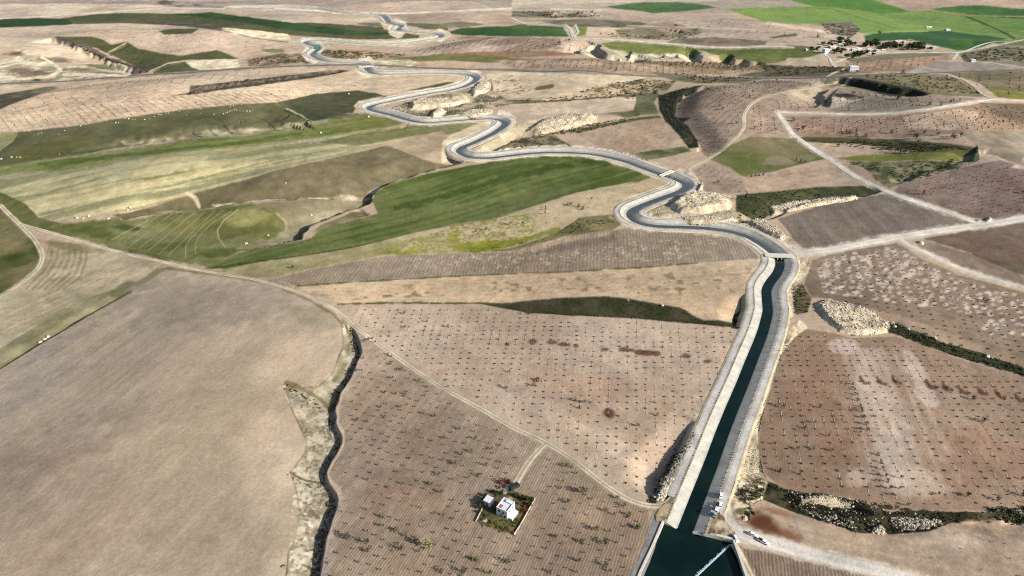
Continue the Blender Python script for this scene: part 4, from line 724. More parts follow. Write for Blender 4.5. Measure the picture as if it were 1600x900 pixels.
M['tyre'] = simple('tyre', (0.02, 0.02, 0.02), 0.1, 1, srgb=False)
M['paint_white'] = simple('white_car_paint', (0.75, 0.77, 0.80), 0.03, 1, rough=0.25, spec=0.5, srgb=False)
M['paint_silver'] = simple('silver_car_paint', (0.42, 0.45, 0.48), 0.03, 1, rough=0.25, spec=0.5, metal=0.4, srgb=False)
M['paint_dark'] = simple('dark_car_paint', (0.02, 0.021, 0.024), 0.03, 1, rough=0.25, spec=0.5, srgb=False)
M['metal'] = simple('grey_steel', (0.22, 0.23, 0.24), 0.15, 1, rough=0.5, metal=0.4, srgb=False)
M['green'] = simple('green_steel', (0.04, 0.12, 0.09), 0.15, 1, rough=0.5, srgb=False)
M['lamp'] = simple('lamp_glass', (0.6, 0.6, 0.55), 0.05, 1, rough=0.2, srgb=False)
M['foam'] = simple('foam', (0.34, 0.47, 0.58), 0.4, 2.0, rough=0.6, srgb=False)
def make_concrete():
    m, n, l, b = new_mat('lining_concrete')
    s = n.new('ShaderNodeAttribute'); s.attribute_name = 'along'; g = n.new('ShaderNodeNewGeometry')
    n1 = noise_n(n, l, g.outputs['Position'], 0.22, 4, 0.65); n2 = noise_n(n, l, g.outputs['Position'], 1.7, 3, 0.6)
    fr = math_n(n, l, 'FRACT', math_n(n, l, 'DIVIDE', s.outputs['Fac'], 4.0))
    jt = math_n(n, l, 'LESS_THAN', fr, 0.05)
    pid = math_n(n, l, 'FLOOR', math_n(n, l, 'DIVIDE', s.outputs['Fac'], 4.0))
    wnz = n.new('ShaderNodeTexWhiteNoise'); wnz.noise_dimensions = '1D'; l.new(pid, wnz.inputs['W'])
    f = math_n(n, l, 'MULTIPLY', ramp_n(n, l, n1, 0.76, 1.15, 0.3, 0.7), ramp_n(n, l, n2, 0.92, 1.08, 0.3, 0.7))
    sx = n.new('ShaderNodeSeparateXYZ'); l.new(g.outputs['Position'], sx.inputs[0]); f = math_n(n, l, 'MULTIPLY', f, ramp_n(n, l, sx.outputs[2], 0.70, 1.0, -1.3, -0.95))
    f = math_n(n, l, 'MULTIPLY', f, ramp_n(n, l, wnz.outputs[0], 0.95, 1.05))
    f = math_n(n, l, 'MULTIPLY', f, ramp_n(n, l, jt, 1.0, 0.82))
    l.new(mix(n, l, (0.37, 0.358, 0.315, 1), grey(n, l, f), 1.0), b.inputs['Base Color'])
    b.inputs['Roughness'].default_value = 0.85; b.inputs['Specular IOR Level'].default_value = 0.2
    bp = n.new('ShaderNodeBump'); bp.inputs['Strength'].default_value = 0.4; bp.inputs['Distance'].default_value = 0.05
    l.new(math_n(n, l, 'SUBTRACT', n2, jt), bp.inputs['Height']); l.new(bp.outputs[0], b.inputs['Normal'])
    return m
M['concrete'] = make_concrete()
M['wall_conc'] = simple('wall_concrete', (0.44, 0.42, 0.37), 0.15, 0.5, srgb=False)
def make_water(name='canal_water', a=(0.002, 0.0075, 0.0065), c=(0.005, 0.015, 0.0115)):
    m, n, l, b = new_mat(name)
    g = n.new('ShaderNodeNewGeometry'); nz = noise_n(n, l, g.outputs['Position'], 0.06, 4, 0.6)
    l.new(mix(n, l, (*a, 1), (*c, 1), ramp_n(n, l, nz, 0, 1, 0.4, 0.75), 'MIX'), b.inputs['Base Color'])
    b.inputs['Roughness'].default_value = 0.12; b.inputs['IOR'].default_value = 1.33
    n2 = noise_n(n, l, g.outputs['Position'], 1.1, 3, 0.6); bp = n.new('ShaderNodeBump'); bp.inputs['Strength'].default_value = 0.25; bp.inputs['Distance'].default_value = 0.06
    l.new(n2, bp.inputs['Height']); l.new(bp.outputs[0], b.inputs['Normal'])
    return m
M['water'] = make_water(); M['water_sky_grey'] = make_water('shallow_sky_grey_water', (0.050, 0.058, 0.062), (0.070, 0.078, 0.080))  # upstream base colour carries the grey of sky reflected at grazing angle

# ------------------------------------------------------------------ mesh helpers
def link(name, me, parent=None, mat=None, loc=None):
    o = bpy.data.objects.new(name, me); COL.objects.link(o)
    if mat is not None and me is not None: me.materials.append(mat)
    if parent is not None: o.parent = parent
    if loc is not None: o.location = loc
    return o
def mesh(name, V, Fs, smooth=False, attrs=None, colors=None):
    """V (n,3); Fs (m,3) or (m,4), -1 not used"""
    V = np.asarray(V, np.float32); Fs = np.asarray(Fs, np.int32)
    me = bpy.data.meshes.new(name); k = Fs.shape[1]
    me.vertices.add(len(V)); me.vertices.foreach_set('co', V.ravel())
    me.loops.add(Fs.size); me.loops.foreach_set('vertex_index', Fs.ravel())
    me.polygons.add(len(Fs)); me.polygons.foreach_set('loop_start', np.arange(0, Fs.size, k, dtype=np.int32))
    me.polygons.foreach_set('use_smooth', np.full(len(Fs), smooth, dtype=bool))
    for a, v in (attrs or {}).items(): me.attributes.new(a, 'FLOAT', 'POINT').data.foreach_set('value', np.asarray(v, np.float32).ravel())
    if colors is not None:
        c = np.ones((len(V), 4), np.float32); c[:, :3] = colors
        me.attributes.new('albedo', 'FLOAT_COLOR', 'POINT').data.foreach_set('color', c.ravel())
    me.update(calc_edges=True); me.validate(); return me
def tag(o, label=None, cat=None, group=None, kind=None):
    for k, v in (('label', label), ('category', cat), ('group', group), ('kind', kind)):
        if v: o[k] = v
    return o
def thing(name, label, cat, loc, rz=0.0, group=None):
    o = bpy.data.objects.new(name, None); COL.objects.link(o); o.location = loc; o.rotation_euler = (0, 0, rz); o.empty_display_size = 0.5
    return tag(o, label, cat, group)
class MB:
    """collects boxes and tubes into one mesh"""
    def __init__(s): s.v = []; s.f = []
    def add(s, V, Fs):
        k = sum(len(a) for a in s.v); s.v.append(np.asarray(V, float)); s.f += [tuple(i + k for i in q) for q in Fs]; return s
    def box(s, c, d, rz=0.0, taper=1.0):
        x, y, z = np.array(d) / 2
        V = np.array([(-x, -y, -z), (x, -y, -z), (x, y, -z), (-x, y, -z), (-x * taper, -y * taper, z), (x * taper, -y * taper, z), (x * taper, y * taper, z), (-x * taper, y * taper, z)])
        if rz: V[:, :2] = V[:, :2] @ np.array([[math.cos(rz), math.sin(rz)], [-math.sin(rz), math.cos(rz)]])
        return s.add(V + np.array(c), [(0, 3, 2, 1), (4, 5, 6, 7), (0, 1, 5, 4), (1, 2, 6, 5), (2, 3, 7, 6), (3, 0, 4, 7)])
    def tube(s, a, b, ra, rb, n=6):
        a = np.array(a, float); b = np.array(b, float); d = b - a; d /= np.linalg.norm(d) + 1e-9
        u = np.cross(d, (0.3, 0.5, 0.81)); u /= np.linalg.norm(u); w = np.cross(d, u)
        t = np.arange(n) * 2 * math.pi / n; ring = np.cos(t)[:, None] * u + np.sin(t)[:, None] * w
        return s.add(np.concatenate([a + ring * ra, b + ring * rb]), [(i, (i + 1) % n, n + (i + 1) % n, n + i) for i in range(n)] + [tuple(range(n))[::-1], tuple(range(n, 2 * n))])
    def mesh(s, name, smooth=False):
        me = bpy.data.meshes.new(name); V = np.concatenate(s.v)
        me.from_pydata([tuple(p) for p in V], [], s.f); me.update()
        if smooth: me.polygons.foreach_set('use_smooth', np.ones(len(me.polygons), bool))
        return me
    def build(s, name, mat, parent=None, smooth=False): return link(name, s.mesh(name, smooth), parent, mat)

# ------------------------------------------------------------------ the land as objects
tz, cdist = trench(X, Y)
near_road = 1 - sstep(13, 17, cdist)
micro = ROUGH * ((fbm(X, Y, 8, 3, 21) - 0.5) * 1.5 + (fbm(X, Y, 30, 2, 22) - 0.5) * 2.2) * (0.5 + 0.5 * sstep(900, 250, Y) if False else 0.8)
nt = np.zeros_like(X)
for s_, w_0, c_, l_ in TRACKS:
    q = resample(wpoly(P(s_)), 10.0, 5.0); R = w_0 / 2 + 4
    for a_ in range(0, len(q) - 1, 8):
        b_ = q[a_:a_ + 9]
        if len(b_) < 2: continue
        ii = np.where((X > b_[:, 0].min() - R) & (X < b_[:, 0].max() + R) & (Y > b_[:, 1].min() - R) & (Y < b_[:, 1].max() + R))
        if len(ii[0]): nt[ii] = np.maximum(nt[ii], 1 - sstep(w_0 / 2 + 0.6, w_0 / 2 + 3.0, seg_dist(X[ii], Y[ii], b_)[0]))
micro *= 1 - nt
Z = base(X, Y) + banks(X, Y) * (1 - 0.98 * near_road) + tz + micro * (1 - near_road)
IDX = np.arange(NR * NC).reshape(NR, NC)
quads = np.stack([IDX[:-1, :-1], IDX[:-1, 1:], IDX[1:, 1:], IDX[1:, :-1]], -1).reshape(-1, 4)[:, ::-1]
qid = IDS[:-1, :-1].reshape(-1)
VX = np.stack([X, Y, Z], -1).reshape(-1, 3); AL = ALB.reshape(-1, 3); RW = ROW.reshape(-1); RA = RAMP.reshape(-1)
for k, (nm, lb) in enumerate(FIELDS):
    q = quads[qid == k]
    if not len(q): continue
    used, inv = np.unique(q, return_inverse=True)
    me = mesh(nm, VX[used], inv.reshape(-1, 4), True, {'row': RW[used], 'rowamp': RA[used]}, AL[used])
    tag(link(nm, me, None, M['soil']), lb, None, None, 'structure')

# ------------------------------------------------------------------ strips: roads, tracks, canal
def strip(name, line, offs, zs, mat, label=None, cols=None, kind='structure', rag=0.0, smooth=True, abs_z=False, lift=0.0, rowcol=None):
    """a ribbon along a line (n,2): offsets to the left in metres and heights at each offset"""
    nrm = normals2(line); n = len(line); k = len(offs); V = np.zeros((n, k, 3))
    s = np.r_[0, np.cumsum(np.hypot(*np.diff(line, axis=0).T))]
    for i, (o, z) in enumerate(zip(offs, zs)):
        oo = o + (rag * (fbm(s + 37 * i, s * 0 + 11 * o, 7, 3, 41 + i) - 0.5) * 2 if rag and i in (0, k - 1) else 0)
        p = line + nrm * np.reshape(oo, (-1, 1)); V[:, i, :2] = p
        V[:, i, 2] = z if abs_z else height(p[:, 0], p[:, 1]) + z + lift
    I = np.arange(n * k).reshape(n, k)
    q = np.stack([I[:-1, :-1], I[:-1, 1:], I[1:, 1:], I[1:, :-1]], -1).reshape(-1, 4)
    if offs[0] < offs[-1]: q = q[:, ::-1]
    C = None
    if cols is not None:
        C = np.repeat(np.stack([lin(c) for c in cols])[None], n, 0) * (1 + 0.36 * (fbm(V[..., 0], V[..., 1], 10, 3, 55) - 0.5) * 2)[..., None] * (1 + 0.2 * (vnoise(V[..., 0] / 3, V[..., 1] / 3, 56) - 0.5))[..., None]
        C = C.reshape(-1, 3)
    me = mesh(name, V.reshape(-1, 3), q, smooth, {'along': np.repeat(s, k), 'row': np.zeros(n * k), 'rowamp': np.zeros(n * k)}, C)
    return tag(link(name, me, None, mat), label, None, None, kind)
cpx, cpy = project(CANAL[:, 0], CANAL[:, 1], W_Z)
i_l0 = int(np.argmin(np.abs(cpy[:200] - 790))); i_r0 = int(np.argmin(np.abs(cpy[:200] - 790)))
GR = (206, 203, 200); GRD = (184, 180, 174)
road_c = [(196, 186, 166), GRD, GR, (198, 194, 188), GR, GRD, (180, 172, 156)]
i_br = int(np.argmin((cpx - 1218) ** 2 + (cpy - 403.5) ** 2))
strip('canal_water', CANAL[:i_br + 1], (4.1, 0, -4.1), (W_Z,) * 3, M['water'], 'deep dark teal canal water between the basin and the road bridge', abs_z=True)
strip('canal_water', CANAL[i_br:], (2.7, 0, -2.7), (-1.98,) * 3, M['water_sky_grey'], 'shallow canal water, its sky reflection painted slate grey, winding upstream of the road bridge', abs_z=True)
for nm_, part_, bo, bz in (('between basin and road bridge', CANAL[:i_br + 1], 3.0, -1.40), ('upstream of the road bridge', CANAL[i_br:], 2.3, -2.12)):
    strip('canal_lining', part_, (8.2, bo), (0.32, bz), M['concrete'], 'sloping concrete lining on the left canal bank ' + nm_, abs_z=True, smooth=False)
    strip('canal_lining', part_, (-bo, -8.2), (bz, 0.32), M['concrete'], 'sloping concrete lining on the right canal bank ' + nm_, abs_z=True, smooth=False)
verge_c = [(186, 178, 162), (150, 140, 116), (212, 206, 194)]
strip('verge', CANAL, (9.3, 8.8, 8.2), (0.30, 0.31, 0.32), M['soil'], 'narrow gravel verge between left canal road and lining', verge_c, abs_z=True)
strip('verge', CANAL, (-8.2, -8.7, -9.2), (0.32, 0.31, 0.30), M['soil'], 'narrow gravel verge between right canal road and lining', verge_c[::-1], abs_z=True)
ol = np.array([9.2, 9.6, 10.2, 10.9, 11.6, 12.3, 12.9])
strip('service_road', CANAL[i_l0:], ol[::-1], (0.31,) * 7, M['soil'], 'pale gravel service road along the left canal bank', road_c, abs_z=True)
strip('service_road', CANAL[i_r0:], -ol, (0.31,) * 7, M['soil'], 'pale gravel service road along the right canal bank', road_c[::-1], abs_z=True)
emb = [(196, 182, 152), (214, 200, 168), (206, 190, 158), (176, 156, 128)]
strip('embankment', CANAL[i_l0:], (17.0, 15.3, 14.0, 12.8), (-1.9, -0.55, 0.15, 0.33), M['soil'], 'cream earth embankment outside the left canal road', emb[::-1], rag=0.8, abs_z=True)
strip('embankment', CANAL[i_r0:], (-12.8, -13.8, -15.0, -17.0), (0.33, 0.2, -0.5, -1.9), M['soil'], 'cream earth embankment outside the right canal road', emb, rag=0.8, abs_z=True)
def corner(idx, off, outer, label, c1, c2):
    nr = normals2(CANAL)[idx]; lip = CANAL[idx] + nr * off; out = np.stack(flat(P(outer)[:, 0], P(outer)[:, 1], 0.2), 1); ring = np.concatenate([lip, out])
    lo, hi = ring.min(0), ring.max(0); xs, ys = np.meshgrid(np.arange(lo[0], hi[0], 0.5), np.arange(lo[1], hi[1], 0.5)); sd = sdf(xs, ys, ring)
    z_ = 0.30 + 0.5 * sstep(0.5, 3, sd) * (fbm(xs, ys, 3, 3, 71) - 0.45); I = np.arange(xs.size).reshape(xs.shape); q = np.stack([I[:-1, :-1], I[:-1, 1:], I[1:, 1:], I[1:, :-1]], -1).reshape(-1, 4)
    q = q[(sd > -0.45).reshape(-1)[q].all(1)]; u, inv = np.unique(q, return_inverse=True); t = np.clip((fbm(xs, ys, 3.5, 3, 72) - .5) * 4 + .5, 0, 1)[..., None]
    C = (lin(c1) * (1 - t) + lin(c2) * t).reshape(-1, 3)[u]
    tag(link('embankment', mesh('embankment', np.stack([xs, ys, z_], -1).reshape(-1, 3)[u], inv.reshape(-1, 4), True, None, C), None, M['soil']), label, None, None, 'structure')
corner(np.arange(i_r0 + 3, -1, -1), -8.2, '1098,832 1120,838 1144,845.5 1156,842 1146,830 1134,816 1128,800 1132,784', 'stony cream corner between right canal bank and wing wall', (206, 190, 160), (112, 92, 74))
corner(np.arange(0, i_l0 + 3), 8.2, '1062,764 1046,782 1030,796 1024,806 1026,813 1036,815.5', 'weedy corner between left canal bank and basin wall', (186, 168, 140), (132, 120, 88))
TRACK_LINES = []
for s, w, c, lb in TRACKS:
    q = wpoly(P(s)); ym = q[:, 1].mean()
    q = resample(q, 2.5 if ym < 900 else 6.0, 4.0 if ym < 600 else (7.0 if ym < 1000 else 10.0)); TRACK_LINES.append((q, w))
    o = np.array([-.5, -.28, 0, .28, .5]) * w
    strip('road' if w > 5.6 else 'dirt_track', q, o, (-0.02, 0.05, 0.07, 0.05, -0.02), M['soil'], lb, c, rag=0.14 * w, lift=0.06 if ym < 600 else (0.15 if ym < 900 else 0.35))

# ------------------------------------------------------------------ pool at the canal mouth
pw = POOL_W; n = len(pw)
me = mesh('pool_water', np.c_[np.r_[pw * 1.0, pw.mean(0)[None]], np.full(n + 1, W_Z - 0.01)], np.array([(i, (i + 1) % n, n) for i in range(n)])[:, ::-1])
tag(link('pool_water', me, None, M['water']), 'dark green water of the basin below the canal', None, None, 'structure')
def wall_run(pts, ztop, th, name, label, zbot=-4.0, out=-1):
    nr = normals2(pts) * out; mb = MB()
    for i in range(len(pts) - 1):
        a, b = pts[i], pts[i + 1]; na, nb = nr[i], nr[i + 1]
        V = []
        for p, q, zt in ((a, na, ztop[i]), (b, nb, ztop[i + 1])):
            V += [(*p, zbot), (*p, zt), (*(p + q * th), zt), (*(p + q * th), zbot)]
        mb.add(V, [(0, 4, 5, 1), (1, 5, 6, 2), (2, 6, 7, 3), (0, 1, 2, 3), (4, 7, 6, 5)])
    o = mb.build(name, M['wall_conc']); return tag(o, label, 'wall')
wall_run(pw[[8, 9, 10, 0]], [0.55] * 4, 1.0, 'basin_wall', 'long pale concrete wall on the gravel road side of the basin', out=1)
wall_run(pw[[0, 1]], [0.5, W_Z + 0.15], 1.0, 'wing_wall', 'sunlit concrete wing wall closing the bright lining of the canal', out=1)
wall_run(pw[[2, 3, 4]], [W_Z + 0.25, 0.75, 0.85], 1.1, 'wing_wall', 'long grey concrete wing wall under the parked cars', out=1)
wall_run(pw[[4, 5, 6, 7]], [0.8] * 4, 1.0, 'basin_wall', 'concrete basin wall beside the curving footpath', out=1)
def px_w(px, py, z=0.0):
    x, y = flat(px, py, z); return np.array([float(x), float(y)])
# weir: a low sill with jets of white water
wa, wb = px_w(1140, 851, W_Z), px_w(1076, 911, W_Z)
d = wb - wa; L = np.hypot(*d); d /= L; nl = np.array([d[1], -d[0]]); nl = nl if nl[0] < 0 else -nl
wr = thing('weir', 'low weir sill with a white fringe of jets crossing the basin', 'weir', (*((wa + wb) / 2), W_Z))
o_ = np.array([*((wa + wb) / 2), W_Z])
def W3d(t, off, z): p = wa + d * t + nl * off; return np.array([*p, W_Z + z]) - o_
mb = MB(); mb.add([W3d(0, 0, -1), W3d(L, 0, -1), W3d(L, -0.5, -1), W3d(0, -0.5, -1), W3d(0, 0, .12), W3d(L, 0, .12), W3d(L, -0.5, .12), W3d(0, -0.5, .12)], [(0, 3, 2, 1), (4, 5, 6, 7), (0, 1, 5, 4), (1, 2, 6, 5), (2, 3, 7, 6), (3, 0, 4, 7)])
mb.build('sill', M['wall_conc'], wr)
mb = MB(); t = 0.0
while t < L - 0.6:
    w_ = random.uniform(0.35, 0.75); r = random.uniform(0.3, 1.1)
    mb.add([W3d(t, 0.0, .20), W3d(t + w_, 0.0, .20), W3d(t + w_ * .85, r * .5, .11), W3d(t + w_ * .5, r, .03), W3d(t + w_ * .2, r * .45, .10)], [(0, 1, 2, 3, 4)]); t += w_ * 1.12
mb.add([W3d(0, -0.45, .17), W3d(L, -0.45, .17), W3d(L, 0.2, .16), W3d(0, 0.2, .16)], [(0, 1, 2, 3)])
mb.build('foam', M['foam'], wr)

# ------------------------------------------------------------------ bridges across the canal
def bridge(px, py, name, label, width, piers, mat_deck):
    i = int(np.argmin((cpx - px) ** 2 + (cpy - py) ** 2)); c = CANAL[i]; nr = normals2(CANAL[max(0, i - 6):i + 7])[min(i, 6)]
    rz = math.atan2(nr[1], nr[0]); r = thing(name, label, 'bridge', (c[0], c[1], 0), rz)
    MB().box((0, 0, 0.62), (21.5, width, 0.55)).build('deck', mat_deck, r)
    for s in (-1, 1): MB().box((0, s * (width / 2 - 0.16), 1.15), (19.0, 0.3, 0.5)).build('parapet', M['wall_conc'], r)
    for k in range(piers): MB().box(((k - (piers - 1) / 2) * 2.9, 0, -0.85), (0.45, width - 0.5, 2.35)).build('pier', M['wall_conc'], r)
    for s in (-1, 1): MB().box((s * 9.2, 0, -0.5), (1.2, width - 0.2, 1.68)).build('abutment', M['wall_conc'], r)
bridge(1218, 403.5, 'road_bridge', 'concrete road bridge where the wide pale road meets the canal', 5.2, 2, M['wall_conc'])
bridge(1043, 274.5, 'foot_bridge', 'narrow concrete bridge on the sharp canal bend by the track end', 3.6, 1, M['wall_conc'])
bridge(571.5, 106, 'road_bridge', 'far concrete bridge carrying the grey road over the canal', 8.0, 1, M['wall_conc'])
i = int(np.argmin((cpx - 495) ** 2 + (cpy - 76.5) ** 2)); c = CANAL[i]; nr = normals2(CANAL[i - 6:i + 7])[6]
g = thing('sluice_gate', 'small green steel sluice gate standing across the far canal', 'sluice gate', (c[0], c[1], 0), math.atan2(nr[1], nr[0]))
for s in (-1, 1): MB().box((s * 5.2, 0, 1.6), (0.9, 1.2, 6.0)).build('post', M['green'], g)
MB().box((0, 0, 4.9), (11.6, 1.6, 0.9)).build('beam', M['green'], g)
for k in range(3): MB().box((-3.2 + 3.2 * k, 0, 0.6), (2.9, 0.4, 4.4)).build('gate_panel', M['green'], g)

# ------------------------------------------------------------------ plants: templates
def clump(n, rx, rz, size, seed, zc=0.0, hollow=0.35):
    r = np.random.default_rng(seed); V = []; Fs = []
    lobes = r.normal(size=(5, 3)) * np.array([rx, rx, rz]) * 0.45
    for k in range(n):
        p = r.normal(size=3); p /= np.linalg.norm(p); p *= (hollow + (1 - hollow) * r.random() ** 0.5) * np.array([rx, rx, rz]) * 0.72
        p = p + lobes[r.integers(5)] * 0.75; p[2] += zc
        a = r.normal(size=3); a /= np.linalg.norm(a); b = np.cross(a, r.normal(size=3)); b /= np.linalg.norm(b) + 1e-9
        s = size * r.uniform(0.6, 1.3); k0 = len(V)
        V += [p - a * s, p - b * s * 0.6, p + a * s, p + b * s * 0.6]; Fs.append((k0, k0 + 1, k0 + 2, k0 + 3))
    return np.array(V), np.array(Fs)
def tube_arr(a, b, ra, rb, n=5):
    m = MB().tube(a, b, ra, rb, n); V = np.concatenate(m.v); q = [f for f in m.f if len(f) == 4]; return V, np.array(q)
def cat_arr(parts):
    Vs, Fs, k = [], [], 0
    for V, Q in parts: Vs.append(V); Fs.append(np.asarray(Q) + k); k += len(V)
    return np.concatenate(Vs), np.concatenate(Fs)
def trunk_arr(h, r, seed, limbs=4, spread=0.35):
    q = np.random.default_rng(seed); top = np.array([q.normal() * .05 * h, q.normal() * .05 * h, h * .5])
    parts = [tube_arr((0, 0, -0.3), top, r, r * .7)]
    for k in range(limbs):
        a = k * 2 * math.pi / limbs + q.random(); parts.append(tube_arr(top * q.uniform(.75, 1.0), (math.cos(a) * h * spread, math.sin(a) * h * spread, h * q.uniform(.72, .92)), r * .55, r * .2, 4))
    return cat_arr(parts)
# sizes are for a plant one metre tall; scaled per plant
TREE_T = [(trunk_arr(1.0, 0.045, 100 + k), clump(70, 0.42, 0.42, 0.10, 200 + k, 0.56)) for k in range(5)]
SAP_T = [cat_arr([trunk_arr(1.0, 0.05, 300 + k, 3, 0.22), clump(30, 0.34, 0.42, 0.14, 330 + k, 0.50, 0.0)]) for k in range(5)]
LOWSAP_T = [cat_arr([tube_arr((0, 0, -.2), (0, 0, .4), .05, .03), clump(30, 0.50, 0.30, 0.17, 370 + k, 0.24, 0.0)]) for k in range(5)]
BUSH_T = [clump(46, 0.62, 0.42, 0.16, 400 + k, 0.42) for k in range(5)]
LOW_T = [clump(15, 0.75, 0.42, 0.30, 450 + k, 0.30) for k in range(5)]
def rock_arr(seed, flatness=0.75):
    r = np.random.default_rng(seed); ph = (1 + 5 ** .5) / 2
    V = np.array([(-1, ph, 0), (1, ph, 0), (-1, -ph, 0), (1, -ph, 0), (0, -1, ph), (0, 1, ph), (0, -1, -ph), (0, 1, -ph), (ph, 0, -1), (ph, 0, 1), (-ph, 0, -1), (-ph, 0, 1)], float) / 1.9
    F3 = np.array([(0, 11, 5), (0, 5, 1), (0, 1, 7), (0, 7, 10), (0, 10, 11), (1, 5, 9), (5, 11, 4), (11, 10, 2), (10, 7, 6), (7, 1, 8), (3, 9, 4), (3, 4, 2), (3, 2, 6), (3, 6, 8), (3, 8, 9), (4, 9, 5), (2, 4, 11), (6, 2, 10), (8, 6, 7), (9, 8, 1)])
    V = V * r.uniform(0.62, 1.2, (12, 1)) * np.array([r.uniform(.8, 1.25), r.uniform(.8, 1.25), flatness]); return V, F3
ROCK_T = [rock_arr(500 + k) for k in range(8)]
def scatter_mesh(name, tmpl, xyz, sc, mat, parent=None, zsc=None, tilt=0.0, loc=(0, 0, 0)):
    """many small plants or stones joined into one mesh"""
    Vs, Fs, k = [], [], 0; xyz = np.asarray(xyz, float); pick = rng.integers(len(tmpl), size=len(xyz)); rz = rng.random(len(xyz)) * 6.283
    for t, (V, Q) in enumerate(tmpl):
        m = np.where(pick == t)[0]
        if not len(m): continue
        c, s = np.cos(rz[m])[:, None], np.sin(rz[m])[:, None]; S = np.asarray(sc)[m][:, None]
        x = (V[:, 0] * c - V[:, 1] * s) * S; y = (V[:, 0] * s + V[:, 1] * c) * S; z = V[:, 2] * S * (1 if zsc is None else np.asarray(zsc)[m][:, None])
        P3 = np.stack([x + xyz[m, 0, None], y + xyz[m, 1, None], z + xyz[m, 2, None]], -1).reshape(-1, 3)
        Vs.append(P3); Fs.append((np.asarray(Q)[None] + (np.arange(len(m)) * len(V))[:, None, None]).reshape(-1, Q.shape[1]) + k); k += len(P3)
    if not Vs: return None
    me = mesh(name, np.concatenate(Vs) - np.array(loc), np.concatenate(Fs)); return link(name, me, parent, mat, None if parent else loc)
def t_mesh(name, arr, mat):
    me = mesh(name, arr[0], arr[1]); me.materials.append(mat); return me
TRUNK_M = [t_mesh('trunk', a, M['bark']) for a, b in TREE_T]
CROWN_M = {k: [t_mesh('crown', b, M[k]) for a, b in TREE_T] for k in ('leaf', 'leaf_yellow', 'leaf_dark', 'twig')}
DENSE_M = [t_mesh('crown', clump(190, 0.46, 0.42, 0.105, 700 + k, 0.54), M['leaf_dark']) for k in range(5)]
CROWN_M['dense'] = DENSE_M
SAP_M = [t_mesh('sapling', a, M['twig']) for a in SAP_T]; LOWSAP_M = [t_mesh('sapling', a, M['twig']) for a in LOWSAP_T]
BUSH_M = {k: [t_mesh('bush', a, M[k]) for a in BUSH_T] for k in ('leaf', 'leaf_dark', 'rust', 'scrub')}
ROCK_M = [t_mesh('boulder', a, M['stone']) for a in ROCK_T]
def add_tree(x, y, z, h, wide, kind, label, cat='tree', group=None, name='tree'):
    r = thing(name, label, cat, (x, y, z), random.random() * 6.28, group); r.scale = (h * wide, h * wide, h); k = random.randrange(5)
    for nm, me in (('trunk', TRUNK_M[k]), ('crown', CROWN_M[kind][k])): link(nm, me, r)
    return r
def add_single(me, name, x, y, z, s, label, cat, group, sz=None, rz=None):
    o = link(name, me, None, None, (x, y, z)); o.scale = (s, s, sz or s); o.rotation_euler = (0, 0, random.random() * 6.28 if rz is None else rz); return tag(o, label, cat, group)

# ------------------------------------------------------------------ orchards
near_any = lambda x, y, m=2.5: np.any([seg_dist(x, y, q)[0] < w / 2 + m for q, w in TRACK_LINES if q[:, 1].min() < y.max() + 30], axis=0) if len(x) else np.zeros(0, bool)
SAPS = []; TREES = []          # x, y, height, width, kind, orchard
def plant(pts, orchard, keep=0.85, h=(0.9, 1.5), big=0.0, bigh=(2.4, 4.0), jit=0.35, green=0.5, wide=0.9):
    p = pts[rng.random(len(pts)) < keep] + rng.normal(size=(1, 2)) * 0; p = p + rng.normal(size=p.shape) * jit
    p = p[~near_any(p[:, 0], p[:, 1])]
    for x, y in p:
        if big and rng.random() < big * 2 * fbm(np.array([x]), np.array([y]), 60, 2, 91)[0]: TREES.append((x, y, rng.uniform(*bigh), wide * rng.uniform(.85, 1.25), ('leaf' if rng.random() < green else 'twig'), orchard))
        else: SAPS.append((x, y, rng.uniform(*h), 1.0, 'twig', orchard))
plant(pA, O_A, 0.83, (0.65, 1.5), 0.006, (2.2, 3.2), 0.2, 0.8)
plant(pB, O_B, 0.72, (0.8, 1.6), 0.13, (1.5, 2.4), 0.5, 0.8, 0.75)
plant(pC, O_C, 0.86, (0.65, 1.45), 0.02, (1.8, 2.8), 0.2, 0.6)
plant(pD, O_D, 0.85, (0.9, 1.6), 0.02, (1.8, 2.6), 0.4)
